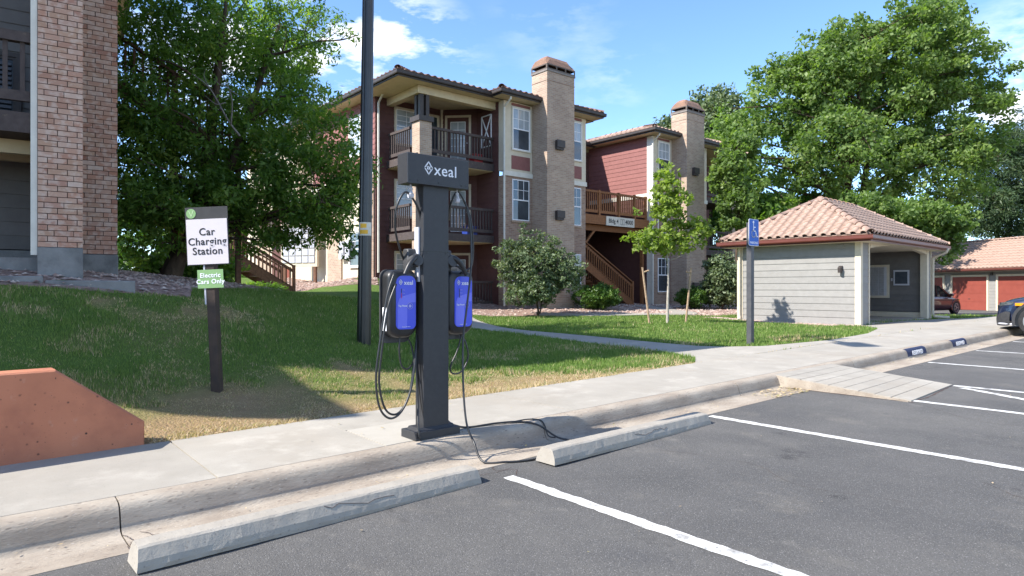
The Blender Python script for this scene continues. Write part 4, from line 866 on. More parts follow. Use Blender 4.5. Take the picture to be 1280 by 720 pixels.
for (x_, y_, z_, w_, c_, lab) in ((15.0, 19.95, Z3, .42, 'red', 'red storage tub on the top balcony of the apartment building'), (14.7, 19.95, Z2, .5, 'blue', 'dark blue storage tub on the middle balcony of the apartment building')):
    m_ = mat(c_ + '_plastic', (.42, .02, .025) if c_ == 'red' else (.03, .06, .3), None, .4)
    b = MB(); b.v = [(x_ - w_ * .46, y_ - .16, z_ + .005), (x_ + w_ * .46, y_ - .16, z_ + .005), (x_ + w_ * .46, y_ + .16, z_ + .005), (x_ - w_ * .46, y_ + .16, z_ + .005), (x_ - w_ / 2, y_ - .19, z_ + .3), (x_ + w_ / 2, y_ - .19, z_ + .3), (x_ + w_ / 2, y_ + .19, z_ + .3), (x_ - w_ / 2, y_ + .19, z_ + .3)]
    b.f = [(3, 2, 1, 0), (4, 5, 6, 7), (0, 1, 5, 4), (1, 2, 6, 5), (2, 3, 7, 6), (3, 0, 4, 7)]; o = b.build('storage_tub', m_); tag(o, lab, 'tub')
    mbox(o, 'lid', m_, FX, x_ - w_ / 2 - .02, x_ + w_ / 2 + .02, y_ - .21, y_ + .21, z_ + .302, z_ + .34, ch=.01)
# trellis ornament on the balcony side wall
b = MB(FL(15.62)); xa, xb, za, zb = -20.35, -19.75, 6.85, 8.05
Ft = FL(15.62)
for p, q in (((xa, za), (xb, za)), ((xb, za), (xb, zb)), ((xb, zb), (xa, zb)), ((xa, zb), (xa, za)), ((xa, za), (xb, zb)), ((xb, za), (xa, zb))): b.bar((p[0], -.04, p[1]), (q[0], -.04, q[1]), .03, .035)
tre = b.build('wall_trellis', WHT, None); tag(tre, 'white cross braced wall trellis holding a green wreath on the top balcony', 'trellis')
# west wing facade (sunlit, seen through the tree)
FW = FL(11.70)
def wy(y): return -y
mbox(B1, 'west_wall', CREAM, FW, wy(36), wy(YB), .0, .25, .5, ZE - .2)
for (ya, yb, za, zb, m_) in ((24.5, 25.8, 1.2, 5.5, BRFL), (32.6, 34.3, 1.2, 6.0, BRFL), (21.8, 22.5, 1.5, 5.6, BRF), (27.5, 29.0, 5.0, 8.3, BRFL)): mbox(B1, 'brick_pier', m_, FW, wy(yb), wy(ya), -.06, -.001, za, zb)
siding(B1, FW, wy(27.4), wy(YB + .02), 5.72, ZE - .2, .19, RSID)
mbox(B1, 'trim_band', CREAMW, FW, wy(36), wy(YB), -.03, 0, 5.56, 5.70)
for (ya, yb, za, zb, gl) in ((22.85, 23.75, 6.5, 7.95, GLASSB), (22.85, 23.75, 2.2, 3.5, GLASS), (26.2, 27.2, 3.9, 5.2, GLASS), (29.3, 30.3, 4.2, 5.4, GLASS)): window(B1, T(11.70 - .02, 0, 0, R(-90)), wy(yb), wy(ya), za, zb, .03, 2, 2, gl, .07, CREAMW)
mbox(B1, 'recess', BSID, FW, wy(32.3), wy(30.6), -.02, -.001, 1.5, 5.2); mbox(B1, 'entry_door', mat('rust_door', (.22, .06, .035), None, .6), FW, wy(31.0), wy(29.9), -.05, -.021, 1.8, 3.9)
railing(B1, FW, wy(32.4), wy(30.4), 3.6, 1.0, .16, DWOOD, -.5)
for k in (0, 1): mbox(B1, 'meter_box', GREYL, FW, wy(24.45 - k * .55), wy(24.05 - k * .5), -.2, -.02, 2.5, 3.2, ch=.02)
downspout(B1, FX, 11.78, YB - .08, 1.8, ZE - .3, CREAMW, .3)
downspout(B1, FX, 15.60, 18.98, .55, ZE - .35, CREAMW, .38)
# roofs
hip_roof(B1, FX, 11.10, 15.05 + 5.6, 19.1, 36.5, ZE, R(17), TILEDARK, DTRIM, CREAM2, sides='fl', fasc=.2)
hip_roof(B1, FX, 15.1, 20.65, 18.52, 25.5, ZE + .03, R(18), TILEDARK, DTRIM, CREAM2, sides='flr', fasc=.2)
# stairwell wing and gap
siding(B1, T(0, 23.1), 20.1, 24.58, .5, 8.3, .19, BSID)
hip_roof(B1, FX, 20.3, 24.4, 22.5, 30, 8.62, R(17), TILEDARK, DTRIM, CREAM2, sides='f', fasc=.2, caps=False)
for xx, hh in ((22.0, 10.55), (23.7, 10.35)):
    b = MB(); b.tube([(xx, 26.0, 9.0), (xx, 26.0, hh - .25)], .10, 10); b.tube([(xx, 26, hh - .25), (xx, 26, hh - .05), (xx, 26, hh)], [.17, .17, .1], 12); b.build('vent_pipe', mat('rust_pipe', (.25, .12, .09), None, .7), B1)
# ---- building two -------------------------------------------------------------------------------------------
B2 = thing('apartment_building', T(26, 19.3, .5), 'farther apartment building with the sunlit maroon side wall, behind the young maple', 'building')
bay(B2, 24.62, 26.06, 19.05, win=(25.0, 25.84)); bay(B2, 27.5, 29.0, 19.05, win=(27.9, 28.6))
mbox(B2, 'brick_front', BRF, FX, 26.06, 27.5, 19.10, 19.35, .3, ZE - .2)
chimney(B2, 26.06, 27.5, 18.18, 19.05, 9.66)
siding(B2, FL(24.62), -23.1, -19.36, 5.80, ZE - .2, .20, RSID); siding(B2, FL(24.62), -23.1, -19.36, .4, 5.6, .20, BSID)
mbox(B2, 'trim_band', CREAMW, FL(24.62), -23.1, -19.36, -.04, 0, 5.6, 5.8); mbox(B2, 'corner_board', CREAMW, FL(24.62), -19.36, -19.03, -.03, .01, .5, ZE - .2)
hip_roof(B2, FX, 24.1, 29.6, 18.52, 27, ZE + .03, R(18), TILEFAR, DTRIM, CREAM2, sides='flr', fasc=.2)
mbox(B2, 'back_wall', BSID, FX, 24.7, 36, 23.2, 23.5, .3, ZE - .3)
mbox(B2, 'balcony_wall', BSID, FX, 29.0, 33, 21.5, 21.8, .3, ZE - .3)
for z in (Z3, Z2):
    d = mbox(B2, 'balcony_deck', DWOOD, FX, 29.0, 32.6, 19.5, 21.5, z - .27, z); railing(B2, FX, 29.02, 32.3, z, 1.02, .15, DWOOD, 19.56)
cl = mbox(B2, 'corner_column', BRFL, FX, 32.1, 32.6, 19.45, 19.95, .3, 7.2)
for dx_ in (.06, .3): mbox(cl, 'column_post', DTRIM, FX, 32.1 + dx_, 32.24 + dx_, 19.6, 19.8, 7.2, ZE - .3)
hip_roof(B2, FX, 28.6, 33.2, 19.0, 27, ZE, R(17), TILEFAR, DTRIM, CREAM2, sides='fr', fasc=.2)
downspout(B2, FX, 24.55, 18.98, .5, ZE - .35, CREAMW, .38, foot=.5)
window(B2, FX @ T(0, 21.5), 29.6, 30.6, 6.9, 8.2, .02, 2, 2, GLASSB, .07, CREAM)
# ---- timber landing with address board, and its stair -------------------------------------------------------
LD = thing('timber_landing', T(22.3, 20, .5), 'raised orange timber landing with a railing and an address board between the two buildings', 'landing')
mbox(LD, 'deck', WOODO, FX, 20.12, 24.58, 19.30, 22.9, 4.42, 4.52)
mbox(LD, 'fascia_board', WOODO, FX, 20.12, 24.58, 19.22, 19.29, 4.12, 4.52)
mbox(LD, 'beam', WOODO, FX, 20.12, 24.58, 19.5, 19.62, 3.86, 4.12)
railing(LD, FX, 20.14, 24.5, 4.52, 1.06, .125, WOODO, 19.30, posts=(21.2, 22.5, 23.6, 24.4))
for xx, yy in ((20.22, 19.5), (24.4, 19.5), (22.7, 22.4)): mbox(LD, 'support_post', WOODO, FX, xx - .07, xx + .07, yy - .07, yy + .07, .3, 4.12)
b = MB(); b.bar((20.3, 19.56, 3.0), (21.3, 19.56, 4.0), .09, .09); b.build('brace', WOODO, LD)
mbox(LD, 'screen_panel', WOODO, FX, 20.12, 21.0, 22.0, 22.06, 4.52, 6.7); mbox(LD, 'screen_panel', WOODO, FX, 21.6, 22.3, 21.2, 21.26, 4.52, 6.1)
ab = mbox(LD, 'address_board', mat('address_board', (.62, .58, .5), None, .6), FX, 21.55, 23.45, 19.17, 19.21, 4.10, 4.50)
text('lettering', 'Bldg 4', .26, facing(T(22.02, 19.166, 4.30)), DK, ab, .004, .001, 1.0)
text('lettering', '4000', .27, facing(T(23.08, 19.166, 4.30)), DK, ab, .004, .001, 1.0)
b = MB(T(0, 19.166)); outline(b, rrect(22.48, 22.60, 4.18, 4.42, .02, 2), .02, 0); outline(b, rrect(22.64, 22.76, 4.18, 4.42, .02, 2), .02, 0); b.build('emblem', mat('grey_print', (.25, .24, .22), None, .6), ab)
def stair(name, F, n, rise, run, wd, material, label, x0=0, z0=0, rails=(0, 1), rh=.95, group=None):
    """flight climbing towards -x in frame F from (x0, z0)"""
    s = thing(name, F @ T(x0, 0, z0), label, 'staircase', group)
    tm = MB(); tm.box(-run - .02, .0, 0, wd, -.045, 0); tme, _ = tm.mesh('tread', material)
    lo, _ = MB().add([(0, 0, 0)], []).mesh('x', material), 0
    for i in range(n): inst('tread', tme, s, F @ T(x0 - i * run - run / 2, wd / 2, z0 + (i + 1) * rise - .045))
    L_ = n * run; h = n * rise
    for y in (.0, wd):
        b = MB(F); b.bar((x0 + .05, y, z0 + .05), (x0 - L_, y, z0 + h - .02), .05, .27); b.build('stringer', material, s)
    for k in rails:
        y = k * wd
        b = MB(F); b.bar((x0 + .1, y, z0 + rh + .1), (x0 - L_, y, z0 + h + rh), .09, .045); rl = b.build('handrail', material, s)
        b = MB(F); b.bar((x0 + .05, y, z0 + rh - .06), (x0 - L_, y, z0 + h + rh - .16), .04, .1); b.bar((x0 + .0, y, z0 + .26), (x0 - L_, y, z0 + h + .2), .04, .08); b.build('rail_board', material, rl)
        kk = ('sb', material.name, rh)
        if kk not in PLK:
            q = MB(); q.box(-.02, .02, -.02, .02, 0, rh - .28); PLK[kk] = q.mesh('baluster', material)[0]
        m = int(L_ / .14)
        for i in range(m): u = (i + .5) / m; inst('baluster', PLK[kk], rl, F @ T(x0 - L_ * u, y, z0 + h * u + .22))
        mbox(rl, 'newel_post', material, F, x0 + .02, x0 + .12, y - .05, y + .05, z0 - .1, z0 + rh + .16)
    return s
stair('timber_staircase', T(23.45, 19.35, .52), 11, .178, .30, 1.15, WOODO, 'orange timber staircase climbing left under the landing between the buildings', rh=.98)
# ---- staircase left of the buildings ------------------------------------------------------------------------
stair('timber_staircase', T(9.15, 23.3, H(9.1, 23.3) + .02), 15, .172, .28, 1.2, WOODD, 'brown timber staircase under the big left tree, coming down beside the lit wall', rh=.92)
# cluster mailboxes on a frame near the lit wall
root = thing('mailbox_cluster', T(10.6, 26.2, 1.7), 'cream framed cluster of mailboxes standing before the lit wall under the left tree', 'mailboxes')
Fm = T(10.9, 27.0, 0, R(-62))
mbox(root, 'frame', CREAM, Fm, -.95, .95, -.0, .12, 2.25, 4.1)
for xx in (-.8, .8): mbox(root, 'post', WOODD, Fm, xx - .06, xx + .06, .02, .12, 1.5, 2.25)
q = MB(); q.box(-.15, .15, -.03, 0, 0, .27); qm, _ = q.mesh('mailbox_door', GREYL)
for i in range(5):
    for j in range(5): inst('mailbox_door', qm, root, Fm @ T(-.68 + i * .34, -.0165, 2.42 + j * .31))
# ------------------------------------------------------------------ left brick building
TH = R(-6.3)
BL_ = T(1.13, 9.57, 0, TH)      # local x along its front, y into the building
LB = thing('brick_building', BL_, 'near grey siding building with a brick corner pier at the left edge', 'building')
def brick_face(F, x0, x1, z0, z1, visible=True, off=0):
    """brick objects laid on a -y facing face of frame F"""
    bw, bh, jt = .190, .0592, .0085; crs = bh + jt; out = []
    n = int((z1 - z0) / crs)
    for r in range(n):
        s = (r % 2) * .5 + (.17 if r % 5 == 2 else 0); x = x0 - s * (bw + jt) + off - (bw + jt if off else 0)
        while x < x1 - .012:
            a, b_ = max(x, x0 + .0), min(x + bw, x1); 
            if b_ - a > .02: out.append((a, b_, z0 + r * crs, z0 + r * crs + bh, F))
            x += bw + jt
    return out
zb, zt_ = 1.846, 9.2
pier = mbox(LB, 'pier', MORT, BL_, -.445, -.006, .012, 1.9, zb, zt_)
core2 = mbox(LB, 'brick_return', MORT, BL_, -.006, .435, 1.612, 2.2, zb, zt_ - .6)
mbox(LB, 'footing', CONC_BASE, BL_, -.455, .004, .0, 1.9, 1.2, zb - .004, ch=.008)
mbox(LB, 'footing', CONC_BASE, BL_, .006, .45, 1.6, 2.2, 1.2, zb - .006, ch=.008)
rows = brick_face(BL_, -.45, 0, zb, zt_) ; rows2 = brick_face(BL_ @ T(0, 1.6), 0, .44, zb, zt_ - .6, off=.07)
side_rows = []
BM = {}
def bmesh_for(w_):
    k = round(w_, 2)
    if k not in BM:
        b = MB(); ww = w_ / 2; b.box(-ww, ww, 0, .05, 0, .0592, ch=.0); me, _ = b.mesh('brick', BRICKS, centre=False); BM[k] = me
        me.materials.clear(); me.materials.append(BRICKS)
    return BM[k]
vis1 = [r for r in rows if r[2] < 5.05]; vis2 = [r for r in rows2 if r[2] < 5.75]
cand = [(r, pier) for r in vis1] + [(r, core2) for r in vis2]
singles = {id(r[0]) for r in cand[:0]}
cnt = 0; rest = []
lim1 = sorted(vis1, key=lambda r: -(r[1] - r[0]))[:190]; lim2 = sorted(vis2, key=lambda r: -(r[1] - r[0]))[:108]
keep = {id(r) for r in lim1} | {id(r) for r in lim2}
for rws, par in ((rows, pier), (rows2, core2)):
    st = MB(BL_); tints = []
    for r in rws:
        a, b_, za, zc, F = r; j = random.uniform(-.0025, .0025)
        if id(r) in keep: inst('brick', bmesh_for(b_ - a), par, F @ T((a + b_) / 2, j, za))
        else:
            yo = 0 if rws is rows else 1.6; st.box(a, b_, yo + j, yo + .05, za, zc)
    o = st.build('bricks', BRICKS if False else ramp_mat('clay_brick_mixed', [(.37, .185, .12), (.46, .25, .165), (.30, .135, .09), (.50, .30, .215), (.41, .205, .135), (.58, .41, .32), (.33, .165, .115), (.44, .22, .14), (.52, .34, .25)], smear=((.64, .53, .44), .5), attr='tint'), par)
    nf = len(o.data.polygons); at = o.data.attributes.new('tint', 'FLOAT', 'FACE'); at.data.foreach_set('value', np.repeat(rng.random(nf // 6), 6).astype(np.float32)); o['kind'] = 'stuff'
b = MB(BL_); b.box(-.52, -.455, .02, .09, zb - .1, 9.0); b.build('corner_trim', CREAMW, LB)
siding(LB, BL_ @ T(0, 1.6), -6, -.46, 1.88, 3.2, .19, DGSID); siding(LB, BL_ @ T(0, 1.6), -6, -.46, 3.45, 8.4, .19, DGSID)
mbox(LB, 'foundation', CONC_BASE, BL_, -6, -.457, 1.45, 1.9, 1.2, 1.86); mbox(LB, 'entry_slab', CONC_BASE, BL_, -6, -.46, .25, 1.44, 1.3, 1.72)
bd = mbox(LB, 'balcony_deck', DWOOD, BL_, -5, -.47, .04, 1.58, 3.20, 3.44)
mbox(bd, 'deck_joist', CREAM2, BL_, -5, -.5, .5, .6, 3.02, 3.19); mbox(bd, 'deck_joist', CREAM2, BL_, -5, -.5, 1.1, 1.2, 3.02, 3.19)
r = mbox(LB, 'balcony_railing', DWOOD, BL_, -5, -.50, .04, .14, 4.28, 4.40); mbox(r, 'bottom_rail', DWOOD, BL_, -5, -.5, .06, .12, 3.58, 3.70)
q = MB(); q.box(-.024, .024, -.015, .015, 0, .58); qm, _ = q.mesh('baluster', DWOOD)
for i in range(20): inst('baluster', qm, r, BL_ @ T(-.60 - i * .165, .09, 3.70))
wd_ = window(LB, BL_ @ T(0, 1.58), -3.6, -.75, 3.6, 4.5, .02, 1, 1, GLASSD, .06, DTRIM, frame=DTRIM)
for i in range(12): mbox(wd_, 'blind_slat', mat('slate_blind', (.10, .11, .13), None, .6), BL_ @ T(0, 1.55), -3.5, -.8, -.03, -.012, 3.66 + i * .065, 3.695 + i * .065)
# building mass, roof overhangs (they throw the big shade over the lawn); unseen wing shaped for the shade's front edge
mbox(LB, 'wall', DGSID, BL_, -14, .434, 1.95, 12, 1.2, 8.3); 
MB().prism([(-6.5, 8.9), (-6.2, 11.2), (-14, 12.2), (-9.4, 11.3)], 1.2, 8.3).build('unseen_wing_wall', DGSID, LB)
MB().prism([(-5.9, 8.05), (-5.5, 11.4), (-14, 12.6), (-14, 12.2), (-9.6, 11.1)], 8.3, 8.65).build('unseen_wing_roof', DTRIM, LB)
hip_roof(LB, BL_, -14.5, 1.0, -.25, 12.5, 8.62, R(17), TILEDARK, DTRIM, CREAM2, sides='', fasc=.2, caps=False)
# outside stair rail high on its right side
F_ = T(4.2, 13.9, 0, 0)
st = thing('upper_stair_railing', T(4.2, 14, 4.6), 'weathered timber stair railing high among the leaves beside the near brick building', 'railing')
b = MB(); b.bar((1.9, 14.6, 6.45), (4.6, 14.6, 5.05), .1, .05); rl = b.build('handrail', WOODD, st); b = MB(); b.bar((1.9, 14.6, 5.45), (4.6, 14.6, 4.05), .05, .28); b.build('stringer', WOODD, st)
q = MB(); q.box(-.02, .02, -.02, .02, 0, .85); qm, _ = q.mesh('baluster', WOODD)
for i in range(18): u = (i + .5) / 18; inst('baluster', qm, rl, T(1.9 + 2.7 * u, 14.6, 5.55 - 1.4 * u))
for xx, zz in ((2.0, 6.4), (3.3, 5.7), (4.55, 5.1)): mbox(st, 'post', WOODD, FX, xx - .05, xx + .05, 14.55, 14.65, 1.4, zz)
# landscaping edging blocks below the left building
root = thing('lawn_edging', T(0, 9.2, 1.4), 'low grey concrete edging kerb at the foot of the near brick building', 'edging')
for i in range(7):
    Fb = T(-4.80 + i * .92, 9.62 - (-4.80 + i * .92) * .11 - .30, 0, TH); zz = H(-4.8 + i * .92, 9.2)
    mbox(root, 'edging_block', CONC_BASE, Fb, .004, .91, 0, .14, zz - .2, 1.485 + random.uniform(-.006, .006) - (.05 if i > 5 else 0), ch=.01)
# ------------------------------------------------------------------ mailbox shelter
SH = T(19.5, 7.8, .272, R(2.7))
MSH = thing('mailbox_shelter', SH, 'small open fronted grey siding mailbox shelter under a clay tiled hip roof', 'shelter')
sw, sd, shh = 6.7, 3.7, 2.42; SPITCH = R(30.5)
def FS(x, y, a): return SH @ T(x, y, 0, R(a))
mbox(MSH, 'floor_slab', CONC, SH, -.01, sw - .01, -.01, sd - .01, -.2, .045)
siding(MSH, FS(0, 0, -90), -sd, -0, .02, shh, .2, GSID, 'side_wall', .1)
siding(MSH, FS(0, 0, 0), .1, .60, .02, shh, .2, GSID, 'front_wall', .12)
siding(MSH, FS(0, 0, 0), 6.35, sw, .02, shh, .2, GSID, 'front_wall', .12)
siding(MSH, FS(sw, sd, 180), 0, sw, .02, shh, .2, GSID, 'back_wall', .1)
siding(MSH, FS(sw, 0, 90), 0, sd, .02, shh, .2, GSID, 'side_wall', .1)
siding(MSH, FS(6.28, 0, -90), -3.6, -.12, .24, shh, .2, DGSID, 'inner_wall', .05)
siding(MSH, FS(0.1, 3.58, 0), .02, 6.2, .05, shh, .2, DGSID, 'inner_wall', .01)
mbox(MSH, 'skirting', CREAM, FS(6.28, 0, -90), -3.6, -.12, -.04, .04, .02, .22)
for x0, x1, y0, y1 in ((-.03, .12, -.032, -.004), (-.034, -.006, -.03, .13), (-.034, -.006, sd - .16, sd + .03), (.60, .68, -.032, .16), (6.12, 6.36, -.05, .16), (6.62, 6.73, -.032, -.004)): mbox(MSH, 'corner_board', CREAM, SH, x0, x1, y0, y1, .0, shh)
for (x0, x1, y0, y1) in ((-.04, .7, -.04, .12), (6.1, 6.74, -.04, .12)): mbox(MSH, 'frieze', CREAM, SH, x0, x1, y0, y1, shh + .001, shh + .12)
mbox(MSH, 'frieze', CREAM, SH, -.04, .08, .121, sd + .04, shh + .001, shh + .12)
# gently arched lintel over the opening
b = MB(SH); n = 16
for i in range(n + 1):
    u = i / n; x = .70 + (6.10 - .70) * u; zz = shh - .02 - .16 + .16 * math.sin(math.pi * u) ** .8
    b.v += [(x, -.04, zz), (x, .12, zz), (x, .12, shh + .12), (x, -.04, shh + .12)]
b.f = [(4 * i + j, 4 * i + 4 + j, 4 * i + 4 + (j + 1) % 4, 4 * i + (j + 1) % 4) for i in range(n) for j in range(4)] + [(0, 1, 2, 3), (4 * n + 3, 4 * n + 2, 4 * n + 1, 4 * n)]; b.build('lintel', CREAM, MSH)
ov, ze = .42, shh + .13
# roof: hidden slopes joined, the two seen slopes laid tile by tile
rf = hip_roof(MSH, SH, -ov, sw + ov, -ov, sd + ov, ze + .02, SPITCH, TILEFAR, GUT, CREAM, sides='br', fasc=.19, caps=True, gutm=GUT)
def tile_mesh():
    b = MB(); n = 7; wd, ln, r = .30, .40, .075
    xsn = [(-.15, .0), (-.145, .0)]
    prof = [(-.15, .006)] + [(-.085 - .0 + r * 1.1 * (1 - math.cos(math.pi * i / n)) - .055, .006 + r * math.sin(math.pi * i / n)) for i in range(n + 1)] + [(.15, .006)]
    prof.sort()
    m = len(prof)
    for y, dz in ((0, .03), (ln, -.002)): b.v += [(x, y, z + dz) for x, z in prof]
    b.v += [(x, .002, max(z - .022 + .03, .0)) for x, z in prof]
    b.f = [(i, i + 1, m + i + 1, m + i) for i in range(m - 1)] + [(2 * m + i, 2 * m + i + 1, i + 1, i) for i in range(m - 1)]
    me = bpy.data.meshes.new('roof_tile'); me.from_pydata(b.v, [], b.f); me.materials.append(TILES); me.shade_smooth(); return me
TM = tile_mesh(); cuts = {}
def lay(F, a, bb, inward, v_len, hw, trap=None):
    U = (bb - a).normalized(); pit = SPITCH; V_ = inward * math.cos(pit) + Vector((0, 0, math.sin(pit))); W_ = U.cross(V_)
    Ln = (bb - a).length; nr = 9; row = v_len / nr; nu = int(round(Ln / .27)); pu = Ln / nu
    for r in range(nr):
        v = r * row; inset = v * math.cos(pit)
        for k in range(nu):
            u = (k + .5) * pu
            if u < inset - .18 or u > Ln - inset + .18: continue
            o_ = a + U * u + V_ * v + W_ * .012
            Mx = F @ Matrix(((U.x, V_.x, W_.x, o_.x), (U.y, V_.y, W_.y, o_.y), (U.z, V_.z, W_.z, o_.z), (0, 0, 0, 1)))
            lo_, hi_ = u - .15, u + .15; i2 = (v + .4) * math.cos(pit)
            if lo_ < i2 or hi_ > Ln - i2:
                bm = bmesh.new(); bm.from_mesh(TM)
                for sgn, uc in ((1, 0), (-1, Ln)):   # hip line: u_local*sgn = v_local*cos
                    no = Vector((-sgn, math.cos(pit), 0)).normalized(); cc = Vector((uc - u + sgn * v * math.cos(pit), 0, 0))
                    bmesh.ops.bisect_plane(bm, geom=list(bm.verts) + list(bm.edges) + list(bm.faces), plane_co=cc, plane_no=no, clear_outer=True)
                if len(bm.faces) < 2: bm.free(); continue
                me = bpy.data.meshes.new('roof_tile'); bm.to_mesh(me); bm.free(); me.shade_smooth()
                if not me.materials: me.materials.append(TILES)
            else: me = TM
            inst('roof_tile', me, rf, Mx @ Matrix.Rotation(random.uniform(-.012, .012), 4, 'Z'))
zr0 = ze + .02; hw = (sd + 2 * ov) / 2
lay(SH, Vector((-ov, sd + ov, zr0)), Vector((-ov, -ov, zr0)), Vector((1, 0, 0)), hw / math.cos(SPITCH), hw)
lay(SH, Vector((-ov, -ov, zr0)), Vector((sw + ov, -ov, zr0)), Vector((0, 1, 0)), hw / math.cos(SPITCH), hw)
# mailboxes inside, notice frame, wall lamp, downpipes
Fi = FS(6.26, 0, -90)
mp_ = mbox(MSH, 'mailbox_panel', CREAM, Fi, -2.95, -1.17, -.06, 0, .72, 1.92)
mbox(mp_, 'panel_back', GREYL, Fi, -2.88, -1.25, -.07, -.0605, .80, 1.84)
q = MB(); q.box(-.085, .085, -.016, 0, 0, .078); qm, _ = q.mesh('mailbox_door', mat('aluminium', (.42, .42, .43), (.36, .36, .37), .4, 8, metal=.3))
for i in range(8):
    for j in range(12): inst('mailbox_door', qm, mp_, Fi @ T(-2.765 + i * .193, -.078, .815 + j * .085))
nf = mbox(MSH, 'notice_frame', GREYL, Fi, -1.03, -.53, -.05, 0, 1.17, 1.72); mbox(nf, 'notice_glass', mat('dark_notice_glass', (.05, .06, .075), (.08, .09, .1), .1, 4), Fi, -.98, -.58, -.056, -.0505, 1.23, 1.66)
mbox(MSH, 'switch_box', GREYL, Fi, -1.12, -1.07, -.03, 0, 1.33, 1.43)
Fw = FS(-.02, 0, -90)
b = MB(Fw); b.box(-.56, -.46, -.05, 0, 1.58, 1.72); b.tube([(-.51, -.09, 1.52), (-.51, -.09, 1.66), (-.51, -.09, 1.72)], [.055, .06, .02], 10); b.build('wall_lamp', DTRIM, MSH)
mbox(MSH, 'vent_cover', GSID, Fw, -.62, -.42, -.03, 0, 2.22, 2.32)
b = MB(SH); b.tube([(sw - .02, -.55, ze - .1), (sw - .02, -.5, ze - .22), (sw - .02, -.09, ze - .42), (sw - .02, -.08, .2), (sw - .02, -.12, .08), (sw + .3, -.5, .05)], .042, 8); b.build('downpipe', CREAM, MSH)
b = MB(SH); b.tube([(-.09, sd - .08, shh), (-.09, sd - .08, .2), (-.12, sd - .1, .07), (-.4, sd - .15, .05)], .042, 8); b.build('downpipe', CREAM, MSH)
# ------------------------------------------------------------------ garages
GA = math.atan2(.862, .506)
G0 = Matrix.Translation((48.3, 12.1, -.06)) @ Matrix.Rotation(GA + math.pi, 4, 'Z')    # local +x towards camera-right, outward -y
# outward must face (-.862,.506)
GR = thing('garage_row', G0, 'long low garage building with red doors and a clay tile roof at the right edge', 'garage')
gx0, gx1 = -16, 16
mbox(GR, 'back_wall', GSID, G0, gx0, gx1, .3, 6.0, 0, 2.38)
dw, pitch_g = 2.55, 3.32
dx0 = -2.5
doors = [dx0 + k * pitch_g for k in range(-4, 5)]
xsd = gx0
for d0 in doors:
    if d0 - .12 > xsd: siding(GR, G0 @ T(0, .28), xsd, d0 - .12, .02, 2.38, .2, GSID, 'front_wall', .02)
    xsd = d0 + dw + .12
    dr = mbox(GR, 'garage_door', GDOOR, G0, d0, d0 + dw, .30 - .04, .30, .01, 2.12)
    for k in range(4): mbox(dr, 'door_section', GDOOR, G0, d0 + .01, d0 + dw - .01, .30 - .06, .30 - .041, .02 + k * .525, .02 + k * .525 + .517)
    mbox(dr, 'handle', DTRIM, G0, d0 + dw / 2 - .06, d0 + dw / 2 + .06, .22, .24, .7, .74)
    b = MB(G0); b.box(d0 - .12, d0, .20, .30, 0, 2.24); b.box(d0 + dw, d0 + dw + .12, .20, .30, 0, 2.24); b.box(d0, d0 + dw, .2, .3, 2.12, 2.24); b.build('door_frame', CREAM, GR)
mbox(GR, 'frieze', GSID, G0, gx0, gx1, .22, .3, 2.385, 2.45)
hip_roof(GR, G0, gx0 - .5, gx1 + .5, -.35, 6.6, 2.62, R(29), TILEFAR, GUT, CREAM, sides='f', fasc=.18, gutm=GUT, res=6)
for xx in (1.6, 5.0): mbox(GR, 'wall_lamp', DTRIM, G0, xx - 1.22, xx - 1.08, .1, .2, 2.2, 2.36)
# ------------------------------------------------------------------ planting beds
GRAV = mat('gravel_bed', (.32, .22, .18), (.22, .145, .115), .95, 9, 8, 1, 50, .15, speck=[((.45, .36, .31), 30, .4, .8), ((.1, .07, .06), 26, .35, .8)])
GRAVP = mat('pink_gravel_bed', (.50, .36, .30), (.38, .26, .21), .95, 9, 8, 1, 50, .15, speck=[((.62, .52, .46), 30, .4, .8), ((.2, .13, .1), 26, .3, .7)])
for nm, P_ in (('gravel_bed', SBED), ('bark_bed', BBED), ('gravel_bed', LBED)):
    tag(drape(nm, P_, .014, GRAVP if P_ is SBED else GRAV, .6, .04), kind='structure')
def in_paths(x, y):
    p1 = path1[0] + path1[1][::-1]; p2 = path2[0] + path2[1][::-1]
    return inpoly(x, y, p1) | inpoly(x, y, p2) | inpoly(x, y, PLAZA)
def stones(name, poly, n, s0, s1, yr=None, lim=None):
    x0 = min(p[0] for p in poly); x1 = max(p[0] for p in poly); y0 = min(p[1] for p in poly); y1 = max(p[1] for p in poly)
    if lim: x0, x1, y0, y1 = max(x0, lim[0]), min(x1, lim[1]), max(y0, lim[2]), min(y1, lim[3])
    P = rng.random((n * 3, 2)) * [x1 - x0, y1 - y0] + [x0, y0]; P = P[inpoly(P[:, 0], P[:, 1], poly) & ~in_paths(P[:, 0], P[:, 1])][:n]; m = len(P)
    s = rng.uniform(s0, s1, m); z = hgt(P[:, 0], P[:, 1]) + .014
    oc = np.array([[1, 0, .2], [0, 1, .25], [-1, 0, .2], [0, -1, .15], [.1, .1, .8], [0, 0, -.5]]); fc = [(0, 1, 4), (1, 2, 4), (2, 3, 4), (3, 0, 4)]
    ang = rng.uniform(0, 6.28, m); ca, sa = np.cos(ang), np.sin(ang); sx = s * rng.uniform(.7, 1.3, m); sy = s * rng.uniform(.6, 1, m); sz = s * rng.uniform(.5, .9, m)
    V = np.zeros((m, 6, 3))
    for k in range(6):
        a, b_ = oc[k, 0] * sx, oc[k, 1] * sy; V[:, k, 0] = P[:, 0] + a * ca - b_ * sa; V[:, k, 1] = P[:, 1] + a * sa + b_ * ca; V[:, k, 2] = z + oc[k, 2] * sz * rng.uniform(.8, 1.2, m)
    tri = np.stack([V[:, f, :] for f in fc], 1).reshape(-1, 3)
    me = np_mesh(name, tri, 3, STONE, np.repeat(rng.random(m), 4)); tag(link(bpy.data.objects.new(name, me), None, Matrix()), kind='stuff')
